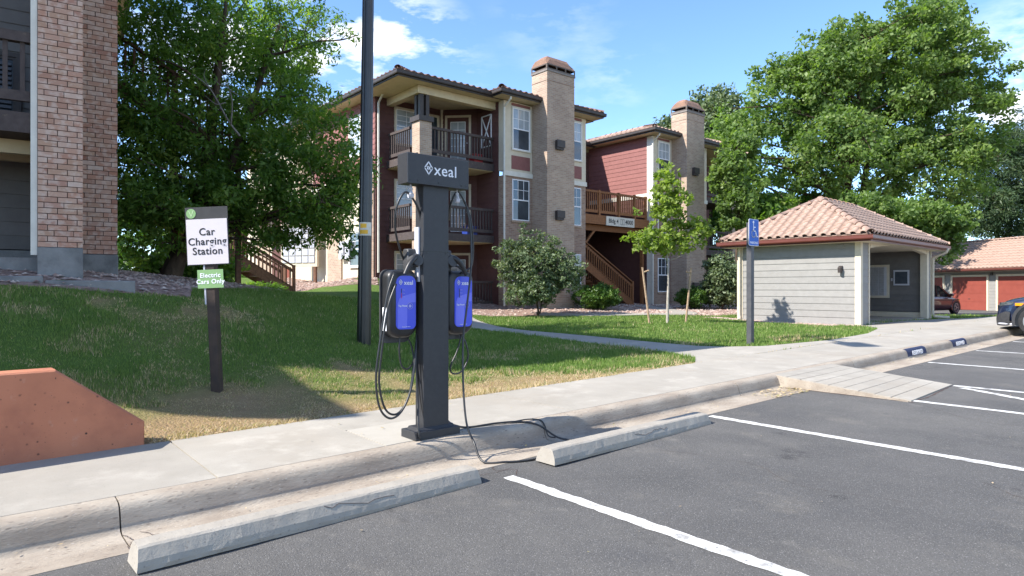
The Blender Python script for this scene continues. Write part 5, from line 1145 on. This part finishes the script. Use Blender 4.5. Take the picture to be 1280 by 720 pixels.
stones('loose_gravel', SBED, 2600, .025, .055); stones('loose_bark', BBED, 14000, .03, .085, lim=(9, 33, 12, 30)); stones('loose_gravel', LBED, 6000, .02, .055, lim=(-1, 7, 9, 18))
# ------------------------------------------------------------------ grass
def grass_field():
    N_ = 2300000
    x = rng.uniform(-1.5, 31, N_); y = rng.uniform(5.58, 18.5, N_)
    d = .6443 * x + .7652 * y; xc = .7652 * x - .6443 * y; a = xc / d
    dens = np.clip((7.0 / d) ** 2.0, .04, 1.15)
    k = (np.abs(a) < .84) & (rng.random(N_) < dens * .95) & ~not_lawn(x, y) & (d > 3)
    k &= ~((x < 1.1) & (y < 5.8)) & (x < 31)
    x, y, d = x[k], y[k], d[k]; m = len(x); dry = dryness(x, y); z = hgt(x, y)
    s = np.clip(d / 7, .8, 3.2); cl = vnoise(x, y, 5, 4); thin = (dry > .55) & (rng.random(m) < .35)
    h_ = (.018 + .026 * rng.random(m) * (.4 + cl)) * np.clip(s, 1, 1.6) * np.where(dry > .5, .75, 1); wd = .0036 * s * (1 + .5 * rng.random(m))
    ang = rng.uniform(0, 6.283, m); ln = rng.uniform(.1, .8, m) * h_ * np.where(dry > .5, 1.9, 1); la = rng.uniform(0, 6.283, m)
    edge = np.clip(1 - (y - 5.58) / .45, 0, 1) * (x < 6.5); h_ = h_ * (1 + 1.3 * edge * (cl > .35)) * (1 + .5 * (vnoise(x, y, 2.3, 8) > .62)); ln = ln * (1 + .8 * edge)
    B = np.stack([x, y, z - .006], 1); o = np.stack([np.cos(ang) * wd, np.sin(ang) * wd, 0 * wd], 1); tip = np.stack([np.cos(la) * ln, np.sin(la) * ln, h_ * np.where(dry > .5, .6, 1)], 1)
    V = np.stack([B - o, B + o, B + tip], 1)[~thin]; t = np.clip(np.where(rng.random(m) < np.clip(dry * 1.15 - .05, .02, .93), rng.uniform(.62, 1, m), rng.uniform(0, .42, m) + .12 * (cl - .5)), 0, 1)[~thin]
    me = np_mesh('grass', V.reshape(-1, 3), 3, GRASS, t); return tag(link(bpy.data.objects.new('grass', me), None, Matrix()), 'mown lawn with a dry straw coloured strip along the pavement', None, None, 'stuff')
grass_field()
# ------------------------------------------------------------------ trees
def cw(px, py, d):   # real place of a bearing at a given distance
    a = (px - 640) / 815; return np.array([d * (.6443 + .7652 * a), d * (.7652 - .6443 * a), 1.35 - (py - 360) / 815 * d])
def leaves(cent, rad, per, size, asp=.55, up=.5, flat=.7, tb=None, droop=0):
    """cent (n,3) clump centres, rad clump radius; returns quads"""
    n = len(cent); m = n * per; c = np.repeat(cent, per, 0); r = np.repeat(np.broadcast_to(rad, (n,)), per)
    g_ = rng.normal(size=(m, 3)); g_ /= np.linalg.norm(g_, axis=1)[:, None]; g_ *= (rng.random(m) ** .5)[:, None]
    p = c + g_ * r[:, None] * [1, 1, flat]
    nrm = rng.normal(size=(m, 3)) + g_ * .8 + [0, 0, up]; nrm /= np.linalg.norm(nrm, axis=1)[:, None]
    t = rng.normal(size=(m, 3)) + [0, 0, -droop]; t -= nrm * (t * nrm).sum(1)[:, None]; t /= np.linalg.norm(t, axis=1)[:, None]; b = np.cross(nrm, t)
    s = size * rng.uniform(.6, 1.3, m)[:, None]; t = t * s / 2; b = b * s * asp / 2
    V = np.stack([p - t, p + b - t * .15, p + t, p - b - t * .15], 1).reshape(-1, 3)
    tint = np.clip(np.repeat(rng.normal(.42, .2, n), per) + rng.normal(0, .18, m), 0, 1)
    return V, tint
def crown_clumps(ells, n, shell=.45, lo=None):
    """ells: (cx,cy,cz,rx,ry,rz,weight)"""
    E = np.array(ells, float); w_ = E[:, 6] * E[:, 3] * E[:, 4] * E[:, 5]; pick = rng.choice(len(E), n, p=w_ / w_.sum()); g_ = rng.normal(size=(n, 3)); g_ /= np.linalg.norm(g_, axis=1)[:, None]
    r = rng.uniform(shell, 1, n) ** .7; wob = 1 + .16 * np.sin(g_[:, 0] * 5 + pick) * np.cos(g_[:, 2] * 6 + pick * 2)
    return E[pick, :3] + g_ * (r * wob)[:, None] * E[pick, 3:6]
def tree(name, base, ells, n, crad, per, size, lmat, label, cat='tree', group=None, trunk_r=.25, stems=1, bark=None, limbs=30, asp=.55, lean=None, shell=.4, droop=0, twigs=True, split=.35, up=.5, flat=.7):
    base = np.array(base, float); bark = bark or BARK
    C = crown_clumps(ells, n, shell); root = thing(name, Matrix.Translation(base), label, cat, group)
    ctr = C.mean(0); top = C[:, 2].max(); tb = MB(); b = Vector(base)
    cc = Vector(ctr); fork = Vector((base[0] * .6 + ctr[0] * .4, base[1] * .6 + ctr[1] * .4, base[2] + (ctr[2] - base[2]) * split)); nodes = []
    for s in range(stems):
        off = Vector((random.uniform(-1, 1), random.uniform(-1, 1), 0)) * trunk_r * (1.2 if stems > 1 else 0)
        end = Vector((ctr[0] + random.uniform(-.5, .5) * (stems > 1), ctr[1], ctr[2] + (top - ctr[2]) * .55))
        pts = catmull([b + off + Vector((0, 0, -.15)), b + off * .8 + (fork - b) * .5, fork + off * 2.5, (fork + end) / 2 + off * 4 + Vector((random.uniform(-.1, .1), random.uniform(-.1, .1), 0)), end + off * 5], 5)
        R_ = [trunk_r * (1.25 if i == 0 else 1) * (1 - .8 * i / (len(pts) - 1)) for i in range(len(pts))]; tb.tube(pts, R_, 9); nodes += [(p, r) for p, r in zip(pts[len(pts) // 4:], R_[len(pts) // 4:])]
    tb.build('trunk', bark, root, True)
    br = MB(); idx = rng.choice(n, min(limbs, n), replace=False); ends = []
    for i in idx:
        c = Vector(C[i]); p, r = min(nodes, key=lambda q: (q[0] - c).length + 1.6 * max(0, q[0].z - c.z + .2 * (c - q[0]).length)); L_ = (c - p).length
        mid = (p + c) / 2 + Vector((random.uniform(-1, 1), random.uniform(-1, 1), random.uniform(-.1, 1.1))) * L_ * .12; pp = catmull([p, mid, c], 4); r0 = min(r * .6, .02 + L_ * .018) ; br.tube(pp, [r0 * (1 - .8 * k / (len(pp) - 1)) for k in range(len(pp))], 5); ends += [(q, r0 * (1 - .8 * k / len(pp))) for k, q in enumerate(pp)][2:]
    if twigs and ends:
        Ea = np.array([e[0][:] for e in ends])
        for i in rng.choice(n, min(n, limbs * 3), replace=False):
            j = int(((Ea - C[i]) ** 2).sum(1).argmin()); br.tube([ends[j][0], Vector((C[i] + Ea[j]) / 2) + Vector((0, 0, .05)), Vector(C[i])], [ends[j][1] * .6, ends[j][1] * .45, .004], 4, cap=False)
    if br.v: br.build('branches', bark, root, True)
    V, t = leaves(C, rng.uniform(.7, 1.25, n) * crad, per, size, asp, up, flat, droop=droop)
    me = np_mesh('crown', V - base, 4, lmat, t); link(bpy.data.objects.new('crown', me), root, Matrix.Translation(base)); return root
def El(px, py, d, rx, rz, rd=None, w=1): c = cw(px, py, d); r = rx / 815 * d; return (*c, r, (rd if rd else r), rz / 815 * d, w)
# large tree between the left building and the apartments
b0 = cw(205, 345, 13.2); b0[2] = H(b0[0], b0[1])
tree('ash_tree', b0, [El(265, 130, 14, 145, 170, 2.4, 1.0), El(385, 235, 13, 74, 80, 1.5, 1.5), El(285, 20, 14, 150, 90, 2.2, .28), El(355, 150, 13.2, 75, 55, 1.5, 1.0), El(215, 245, 12.6, 90, 70, 1.8, 1.4), El(330, 270, 13.5, 80, 55, 1.6, 1.5), El(400, 300, 12.8, 48, 30, .8, 1.1), El(425, 215, 12.8, 38, 55, .9, 1.2), El(420, 275, 12.6, 36, 36, .8, 1.2), El(170, 200, 12.4, 60, 120, 1.2, 1.2)],
     880, .35, 84, .125, LEAF_LFT, 'large dense green tree between the near brick building and the maroon apartments', trunk_r=.17, stems=3, limbs=60, asp=.36, droop=.8, shell=.25, split=.3, up=.7)
# bare dead twigs caught in that tree, and the branch reaching over the sky
def bare(name, label, paths, m=TWIG):
    b = MB()
    for pts, r in paths: b.tube(catmull([Vector(cw(*p)) for p in pts], 5), r, 5, r * .25)
    o = b.build(name, m, None, True); return tag(o, label, 'branch')
bare('dead_branch', 'bare grey dead branch caught in front of the large left tree', [([(300, 170, 11.3), (285, 150, 11.2), (262, 110, 11.2), (240, 92, 11.1)], .022), ([(289, 155, 11.2), (290, 125, 11.1), (282, 100, 11.0), (272, 84, 11.0)], .014), ([(282, 128, 11.2), (270, 130, 11.1), (255, 118, 11)], .010), ([(288, 113, 11.1), (300, 120, 11.1), (310, 122, 11)], .009), ([(262, 110, 11.2), (255, 95, 11.2), (258, 84, 11.2)], .008), ([(285, 108, 11.1), (274, 105, 11), (268, 98, 11)], .008)])
over = [([(330, 70, 13), (352, 66, 12.8), (372, 60, 12.6), (395, 52, 12.4), (425, 50, 12.3), (447, 44, 12.2)], .035), ([(372, 60, 12.6), (380, 45, 12.5), (384, 30, 12.4), (396, 14, 12.3)], .016), ([(380, 45, 12.5), (392, 36, 12.4), (402, 20, 12.4)], .010), ([(395, 52, 12.4), (410, 40, 12.3), (424, 22, 12.2)], .010), ([(405, 51, 12.4), (420, 40, 12.3), (432, 26, 12.2)], .008), ([(425, 50, 12.3), (436, 40, 12.2), (440, 30, 12.2)], .007), ([(280, 30, 13.2), (300, 10, 13), (315, -15, 13)], .02), ([(352, 66, 12.8), (358, 45, 12.7), (352, 25, 12.7), (340, 8, 12.6)], .014)]
br_ = bare('reaching_branch', 'thin dark branch of the left tree reaching out against the clouds', over, BARK)
tips = np.array([cw(px, py, 12.3) for px, py in [(384, 28), (390, 16), (397, 10), (402, 22), (424, 24), (430, 42), (440, 42), (448, 44), (410, 42), (418, 55), (392, 58), (365, 64), (350, 24), (338, 8), (358, 44), (400, 40), (380, 44), (372, 52), (405, 60), (360, 30), (345, 44), (330, 30), (320, 55), (340, 68), (312, 20), (300, 5), (370, 10), (355, 5), (380, 2)]]) + rng.normal(size=(29, 3)) * .04
V, t = leaves(tips, .17, 26, .10, .34, .5, .6, droop=.8); c0 = Vector(WM[br_.name].translation); me = np_mesh('leaves', V - np.array(c0), 4, LEAF_LFT, t); link(bpy.data.objects.new('leaves', me), br_, Matrix.Translation(c0))
# big maple behind the shelter
b0 = cw(1035, 372, 46); b0[2] = 0
tree('maple_tree', b0, [El(1120, 85, 46, 88, 78, None, 1), El(1165, 55, 46, 62, 58, None, 1), El(1045, 95, 46, 62, 66, None, 1), El(1195, 150, 46, 78, 62, 3.5, 1), El(985, 135, 45, 62, 50, 3.2, 1), El(925, 180, 43, 50, 50, 2.6, 1.2), El(905, 225, 42, 30, 40, 2, 1), El(1000, 105, 45, 48, 42, 2.6, 1), El(1080, 60, 46, 45, 36, 2.6, 1), El(1110, 160, 45, 60, 50, 3, .8), El(1060, 205, 44, 115, 52, 4.5, 1), El(1180, 215, 45, 78, 45, 3, 1), El(940, 240, 42, 48, 35, 2.5, .9), El(1235, 95, 46, 42, 42, 2, .6)],
     1350, .8, 74, .29, LEAF_BIG, 'tallest broad green tree rising behind the mailbox shelter', trunk_r=.45, stems=2, limbs=130, asp=.6, shell=.45, split=.32)
def place_tree(px, py, d, z): b = cw(px, py, d); b[2] = z; return b
tree('bright_tree', place_tree(1120, 370, 31.5, 0), [El(1145, 270, 31.5, 55, 22, 1.5, 1), El(1185, 280, 31.5, 32, 24, 1.3, 1), El(1080, 262, 31.5, 45, 20, 1.4, 1), El(1188, 305, 31.5, 13, 22, .6, 1.4)], 260, .42, 62, .20, LEAF_BIG, 'bright leafy tree just behind the right corner of the shelter roof', trunk_r=.14, limbs=25, asp=.6, shell=.05)
tree('pine_tree', place_tree(1248, 370, 62, 0), [El(1248, 215, 62, 36, 60, None, 1), El(1225, 262, 60, 36, 36, None, 1), El(1268, 270, 60, 34, 34, None, 1), El(1262, 185, 62, 22, 30, None, .6)], 520, .95, 60, .42, LEAF_PINE, 'dark pine standing farthest right behind the garages', trunk_r=.35, limbs=50, asp=.22)
tree('pine_tree', place_tree(1310, 370, 66, 0), [El(1315, 190, 66, 45, 75, None, 1), El(1300, 265, 62, 45, 40, None, 1)], 420, 1.0, 60, .42, LEAF_PINE, 'second pine cut by the right edge of the picture', trunk_r=.35, limbs=40, asp=.22)
tree('far_tree', place_tree(880, 370, 60, 0), [El(895, 175, 60, 40, 62, None, 1), El(872, 150, 60, 20, 34, None, 1), El(840, 160, 62, 18, 14, None, .7)], 420, .9, 60, .4, LEAF_GRY, 'pale grey green tree behind the second chimney', trunk_r=.35, limbs=40)
tree('dark_tree', place_tree(905, 372, 41, .2), [El(905, 300, 41, 40, 60, 2, 1), El(950, 280, 43, 60, 40, 3, 1), El(1020, 275, 47, 60, 30, 3, 1)], 420, .75, 60, .33, LEAF_LFT, 'dark tree filling the gap between the far building and the shelter', trunk_r=.2, limbs=20)
for (px, d, ry, lab) in ((560, 75, 40, 'far green tree beyond the apartment roofs, left of the chimneys'), (1090, 78, 70, 'distant tree hidden low behind the tallest tree'), (200, 40, 120, 'dark tree mass behind the large left tree'), (320, 60, 60, 'far tree behind the timber staircase')):
    tree('background_tree', place_tree(px, 370, d, .5 if d > 50 else 1.6), [El(px, 360 - ry * .9, d, ry * 1.1, ry * .7, None, 1)] if px > 400 else [El(px, 300, d, 80, 70, None, 1)], 260, .03 * d * .5, 55, .008 * d, LEAF_DRK if px < 300 else LEAF_LFT, lab, trunk_r=.3, limbs=10, twigs=False)
tree('side_tree', place_tree(922, 372, 30.5, .35), [El(908, 215, 30, 17, 26, .8, 1), El(922, 255, 30, 22, 34, .9, 1), El(925, 190, 31, 24, 22, .9, 1)], 150, .36, 60, .2, LEAF_BIG, 'slender leafy tree covering the right end of the far building', trunk_r=.1, limbs=18)
# young staked tree on the lawn
bt = np.array([15.23, 11.27, H(15.23, 11.27)])
yt = tree('young_maple', bt, [El(838, 262, 18.4, 32, 44, .6, 1), El(833, 218, 18.4, 13, 22, .3, 1.6), El(806, 300, 18.4, 27, 18, .5, 1.2), El(868, 292, 18.4, 27, 24, .5, 1.2), El(838, 305, 18.4, 40, 16, .6, 1), El(795, 268, 18.3, 10, 10, .2, .8), El(886, 285, 18.3, 12, 14, .25, .8)], 270, .17, 17, .12, LEAF_YNG, 'young bright green maple with a pale trunk between two stakes on the lawn', trunk_r=.045, bark=BARKP, limbs=40, asp=.75, shell=.1, split=.45, twigs=True, up=.9)
for (x0p, y0p, x1p, y1p, lab) in ((803, 334, 812, 403, 'left timber stake beside the young maple, leaning left with a stub tie'), (864, 335, 857, 404, 'right timber stake beside the young maple, leaning right with a stub tie')):
    p = Vector(cw(x0p, y0p, 18.4)); q = Vector(cw(x1p, y1p, 18.4)); q.z = H(q.x, q.y) - .05
    b = MB(); b.tube([q, p], .032, 6, .028); s_ = b.build('tree_stake', STAKEW); tag(s_, lab, 'stake', 'stakes of the young maple')
    b = MB(); e = Vector(cw(x0p + (8 if x0p < 830 else -6), y0p + 4, 18.4)); b.tube([p + (q - p) * .09, e], .026, 6); b.build('stake_stub', STAKEW, s_)
# shrubs
def shrub(name, px, py, d, rx, rz, n, crad, per, size, lm, label, extra=(), asp=.55, bark=None, shell=.2, group=None, rd=None):
    b = cw(px, py + rz, d); b[2] = H(b[0], b[1]); return tree(name, b, [El(px, py, d, rx, rz, rd, 1)] + list(extra), n, crad, per, size, lm, label, 'shrub', group, .04, 3, bark, 30, asp, None, shell, split=.15)
shrub('large_shrub', 672, 336, 22.4, 43, 44, 620, .18, 32, .10, LEAF_GRY, 'tall loose grey green shrub in front of the brick chimney', [El(705, 342, 22.2, 26, 32, .7, 1), El(640, 322, 22.6, 24, 34, .6, 1), El(660, 300, 22.6, 16, 20, .4, 1), El(690, 312, 22.4, 18, 16, .4, .8), El(665, 365, 22.2, 40, 18, .9, 1)], rd=1.0)
shrub('round_shrub', 745, 370, 25.4, 29, 16, 260, .16, 40, .09, LEAF_DRK, 'low rounded dark green shrub at the foot of the stairs', [El(756, 372, 25.2, 20, 14, .6, 1)], group='rounded shrubs')
shrub('round_shrub', 864, 372, 27.8, 19, 12, 170, .16, 40, .09, LEAF_DRK, 'smaller rounded shrub right of the young maple', group='rounded shrubs')
shrub('pale_shrub', 903, 350, 28.0, 22, 34, 330, .25, 34, .15, LEAF_GRY, 'pale grey green shrub between the far building and the shelter', [El(885, 362, 28.4, 14, 22, .5, 1)], rd=.8)
shrub('stair_shrub', 330, 362, 20.5, 30, 9, 110, .16, 26, .10, LEAF_LFT, 'small leafy shrub under the brown staircase railing')
shrub('hedge_shrub', 235, 345, 15.5, 60, 26, 260, .3, 40, .14, LEAF_LFT, 'dark shrub under the large left tree', rd=.8)
# fallen leaves, twigs and small stones in the gutter and by the ramp
P = []; T_ = []
for (xa, xb, ya, yb, n_, s_) in ((7.2, 8.1, 3.75, 4.15, 160, .022), (-1, 8, 3.85, 4.14, 55, .012), (9.8, 16, 3.9, 4.15, 90, .014), (1, 7.5, 4.5, 5.5, 14, .012), (0, 12, -1, 3.5, 30, .008)):
    for _ in range(n_):
        x, y = random.uniform(xa, xb), random.uniform(ya, yb); z = g(x) + (.005 if y < 4.16 else .163); a = random.uniform(0, 6.28); l_ = s_ * random.uniform(.5, 1.6); w_ = l_ * random.uniform(.2, .7)
        u = np.array([math.cos(a), math.sin(a), random.uniform(0, .3)]) * l_; v = np.array([-math.sin(a), math.cos(a), random.uniform(-.2, .3)]) * w_; c = np.array([x, y, z + .003 + l_ * .15])
        P += [c - u, c - v, c + u, c + v]; T_.append(random.uniform(.55, 1))
tag(link(bpy.data.objects.new('leaf_litter', np_mesh('leaf_litter', np.array(P), 4, GRASS, np.array(T_))), None, Matrix()), kind='stuff')
# asphalt and gutter cracks
def crack(pts, r=.003, nm='pavement_crack'):
    b = MB(); P = catmull([Vector((x, y, g(x) + z)) for x, y, z in pts], 6); P = [p + Vector((random.uniform(-.008, .008), random.uniform(-.008, .008), 0)) for p in P]
    for i in range(len(P) - 1):
        n = (P[i + 1] - P[i]).normalized().cross(Vector((0, 0, 1))) * r * random.uniform(.4, 1.2); b.add([P[i] - n, P[i + 1] - n, P[i + 1] + n, P[i] + n], [(0, 1, 2, 3)])
    tag(b.build(nm, MORT), kind='structure')
crack([(3.0, 3.78, .004), (2.96, 3.7, .003), (3.08, 3.62, .003), (3.0, 3.52, .003)]); crack([(2.72, 3.72, .003), (2.9, 3.66, .003), (3.1, 3.68, .003)]); crack([(.67, 4.13, -.006), (.70, 4.0, -.006), (.66, 3.9, -.003), (.69, 3.8, .004)], .003)
crack([(.76, 4.12, -.006), (.80, 4.0, -.006), (.78, 3.88, -.004)], .003); crack([(8.0, 2.66, .003), (8.6, 2.66, .003), (9.1, 2.70, .003), (9.6, 2.74, .003)], .010); crack([(7.98, 4.1, 0), (7.97, 3.6, .003), (7.99, 3.1, .003), (8.02, 2.66, .003)], .016)
crack([(7.9, 2.5, .003), (7.4, 1.9, .003), (7.45, 1.3, .003), (7.0, .7, .003), (6.9, .1, .003)], .0022); crack([(4.3, 3.3, .003), (4.5, 2.6, .003), (4.25, 2.1, .003), (4.4, 1.5, .003)], .0016); crack([(10.6, 3.6, .003), (10.9, 2.6, .003), (10.7, 1.4, .003)], .003)
crack([(5.2, 1.3, .003), (5.0, 1.0, .003), (5.05, .6, .003), (4.8, .3, .003)], .002)
# ------------------------------------------------------------------ cars
TYRE = mat('tyre_rubber', (.018, .018, .018), (.03, .03, .03), .8, 20); RIM = mat('alloy_wheel', (.45, .46, .48), (.38, .39, .4), .3, 8, metal=.8, spec=.5)
def car(M, paint, label, L_=4.4, W_=1.82, Hh=1.62, hood=(.80, 1.0), suv=True, wr=.345):
    root = thing('parked_car', M, label, 'car', None); b = MB(M); hw = W_ / 2; hl = L_ / 2; zb = .26 if suv else .2
    st = [(hl, .62, zb + .16, hood[0] - .28), (hl - .03, .74, zb + .06, hood[0] - .14), (hl - .14, .84, zb, hood[0]), (hl - .38, .93, zb - .02, hood[0] + .07), (hl - .7, .985, zb - .02, hood[0] + .13), (hl - 1.25, 1, zb - .02, hood[1]), (0, 1, zb - .02, hood[1] + .01), (-hl + 1.0, 1, zb, hood[1] + .03), (-hl + .35, .97, zb + .02, hood[1] + .04), (-hl + .1, .9, zb + .06, hood[1] - .0), (-hl, .8, zb + .16, hood[1] - .2)]
    m = 12
    for x, w_, z0, z1 in st:
        h_ = z1 - z0; half = [(0, z0), (.80 * w_, z0), (.97 * w_, z0 + .12 * h_), (1.0 * w_, z0 + .45 * h_), (.985 * w_, z0 + .72 * h_), (.93 * w_, z0 + .92 * h_), (.74 * w_, z1)]
        ring = half + [(0, z1 + .025)] + [(-y, z) for y, z in half[:0:-1]]
        m = len(ring); b.v += [(x - (.0 if abs(y) < .5 else .10 * (abs(y)) ** 2 * (1 if x > hl - .3 else 0)), y * hw, z) for y, z in ring]
    b.f = [(i * m + j, i * m + (j + 1) % m, (i + 1) * m + (j + 1) % m, (i + 1) * m + j) for i in range(len(st) - 1) for j in range(m)] + [tuple(range(m - 1, -1, -1)), tuple((len(st) - 1) * m + j for j in range(m))]
    o = b.build('body', paint, root); sub = o.modifiers.new('s', 'SUBSURF'); sub.levels = 2; sub.render_levels = 2; o.data.shade_smooth()
    gh = [(hl - 1.15, .80, hood[1] + .0), (hl - 1.95, .70, Hh - .06), (-.1, .685, Hh), (-hl + .95, .68, Hh - .03), (-hl + .2, .76, hood[1] + .03)]
    b = MB(M)
    for x, w_, z1 in gh: b.v += [(x, -w_ * hw * 1.1 * 1, hood[1] - .06), (x, -w_ * hw, z1), (x, w_ * hw, z1), (x, w_ * hw * 1.1, hood[1] - .06)]
    b.f = [(4 * i + j, 4 * i + j + 1, 4 * i + 5 + j, 4 * i + 4 + j) for i in range(4) for j in range(3)] + [(0, 3, 2, 1), (16, 17, 18, 19)]
    b.build('windows', mat('tinted_car_glass', (.012, .014, .016), None, .05, spec=.9), root)
    b = MB(M); rr = [(g_[0], g_[1] * hw + .004, g_[2] + .012) for g_ in gh[1:4]]
    for x, y, z in rr: b.v += [(x, -y, z), (x, 0, z + .03), (x, y, z), (x, y - .02, z - .05), (x, -y + .02, z - .05)]
    b.f = [(5 * i + j, 5 * i + (j + 1) % 5, 5 * i + 5 + (j + 1) % 5, 5 * i + 5 + j) for i in range(2) for j in range(5)] + [(4, 3, 2, 1, 0), (10, 11, 12, 13, 14)]
    for s in (-1, 1):
        pl = [Vector((x, s * (w_ * hw + .006), z)) for x, w_, z in gh]
        bs = lambda q: Vector((q[0], s * (q[1] * hw * 1.1 + .006), hood[1] - .05))
        b.bar(pl[1], bs(gh[0]), .05, .06); b.bar(pl[3], bs(gh[4]), .06, .09); xx = -.15; b.bar((xx, s * (.69 * hw + .006), Hh - .02), (xx, s * (.77 * hw + .012), hood[1] - .03), .03, .07)
    b.build('roof', paint, root)
    BC = mat('car_cladding', (.03, .03, .032), (.04, .04, .042), .6, 20)
    for wx in (hl - .86, -hl + .82):
        for s in (-1, 1):
            ys = s * (hw + .004); ax = Vector((0, s, 0))
            b = MB(M); n = 20
            for r_, y_ in ((wr + .055, hw * .97), (wr + .055, hw + .008), (wr + .11, hw + .010), (wr + .125, hw * .965)):
                for i in range(n + 1): a = R(-15 + 210 * i / n); b.v.append((wx + r_ * math.cos(a), s * y_, wr + .0 + r_ * math.sin(a)))
            b.f = [(k * (n + 1) + i, k * (n + 1) + i + 1, (k + 1) * (n + 1) + i + 1, (k + 1) * (n + 1) + i) for k in range(3) for i in range(n)]; b.build('wheel_arch', BC if suv else paint, root)
            b = MB(M); b.v = [(wx + (wr + .058) * math.cos(R(a)), s * (hw + .002), max(wr + (wr + .058) * math.sin(R(a)), zb * .9)) for a in range(0, 360, 15)]; b.f = [tuple(range(24))]; b.build('arch_liner', GLASSD, root)
            b = MB(M); yo = hw + .012; b.tube([(wx, s * (hw - .2), wr), (wx, s * (yo - .015), wr), (wx, s * yo, wr)], [wr, wr, wr - .02], 28); wh = b.build('wheel', TYRE, root, True); smooth_by_angle(wh, 35)
            b = MB(M); rim = wr * .68; 
            for k in range(5):
                a = 2 * math.pi * k / 5; c_, s2 = math.cos(a), math.sin(a)
                for da in (-.16, .16): b.bar((wx + .05 * c_, s * (yo + .006), wr + .05 * s2), (wx + rim * math.cos(a + da), s * (yo + .004), wr + rim * math.sin(a + da)), .022, .02)
            b.tube([(wx, s * (yo - .01), wr), (wx, s * (yo + .012), wr)], .05, 12)
            for k in range(28): a = 2 * math.pi * k / 28; a2 = 2 * math.pi * (k + 1) / 28; b.bar((wx + rim * math.cos(a), s * (yo + .004), wr + rim * math.sin(a)), (wx + rim * math.cos(a2), s * (yo + .004), wr + rim * math.sin(a2)), .02, .022)
            b.build('rim', RIM, wh)
    if suv:
        b = MB(M); b.box(-hl + 1.2, hl - 1.3, -hw - .008, hw + .008, .24, .42, ch=.02); b.build('sill_cladding', BC, root)
        b = MB(M)
        for k, x_ in enumerate((hl + .004, hl - .10, hl - .42)): pass
        ysn = [-.93, -.8, -.55, 0, .55, .8, .93]; xb = [hl - .36, hl - .13, hl + .0, hl + .03, hl + .0, hl - .13, hl - .36]
        for y, x in zip(ysn, xb): b.v += [(x, y * hw, .22), (x + .02, y * hw, .30), (x + .015, y * hw, .50), (x - .02, y * hw, .56)]
        b.f = [(4 * i + j, 4 * i + 4 + j, 4 * i + 5 + j, 4 * i + 1 + j) for i in range(6) for j in range(3)]; bo = b.build('bumper', BC, root); sm = bo.modifiers.new('s', 'SUBSURF'); sm.levels = 2; sm.render_levels = 2; bo.data.shade_smooth()
        b = MB(M); b.tube(catmull([(x + .03, y * hw * .98, .27) for x, y in ((hl - .5, -.97), (hl - .2, -.82), (hl - .08, -.55), (hl - .04, 0), (hl - .08, .55), (hl - .2, .82), (hl - .5, .97))], 5), .022, 6); b.build('skid_trim', GREYL, root)
        b = MB(M); b.box(hl - .12, hl - .015, -.42, .42, .58, .70, ch=.01); b.build('grille', GLASSD, root)
    for s in (-1, 1):
        b = MB(M); P1 = [(hl - .02, .55, .70), (hl - .10, .80, .70), (hl - .34, .945, .73), (hl - .38, .945, .80), (hl - .12, .82, .78), (hl - .04, .55, .77)]
        b.v = [(x - .035, s * y * hw * .955, z - .01) for x, y, z in P1] + [(x - .12, s * (y - .05) * hw * .95, z - .01) for x, y, z in P1]; b.f = [(0, 1, 2, 3, 4, 5), (11, 10, 9, 8, 7, 6)] + [(i, 6 + i, 6 + (i + 1) % 6, (i + 1) % 6) for i in range(6)]; b.build('headlight', mat('headlight_glass', (.10, .11, .12), (.04, .045, .05), .08, 14, spec=.8), root)
        b = MB(M); b.box(hl - .62, hl - .46, s * hw * .975 - .02, s * hw * .975 + .02, .70, .76, ch=.008); b.build('side_marker', mat('amber_lens', (.9, .28, .01), None, .3), root)
        b = MB(M); b.box(hl - 1.45, hl - 1.28, s * (hw + .03) - .09, s * (hw + .03) + .09, hood[1] + .0, hood[1] + .14, ch=.03); b.build('door_mirror', paint, root)
        b = MB(M); b.box(-hl + .02, -hl + .3, s * .8 * hw - .1, s * .8 * hw + .12, .82, 1.0, ch=.03); b.build('tail_light', mat('red_lens', (.35, .01, .01), None, .25), root)
    return root
NAVY = mat('navy_car_paint', (.008, .013, .035), (.009, .015, .04), .28, 2, spec=.6, coat=1); MAR = mat('maroon_car_paint', (.04, .004, .006), (.045, .005, .007), .3, 2, spec=.5, coat=.6)
car(Matrix.Translation((19.5, 2.3, g(19.8))) @ Matrix.Rotation(R(90), 4, 'Z'), NAVY, 'dark blue SUV parked nose in to the kerb at the right edge')
car(Matrix.Translation((38.4, 12.2, H(38.4, 12.2) + .04)) @ Matrix.Rotation(R(-9.8), 4, 'Z'), MAR, 'dark red car standing before the garages, half hidden by the shelter', suv=False, Hh=1.5, hood=(.74, .93), wr=.33)
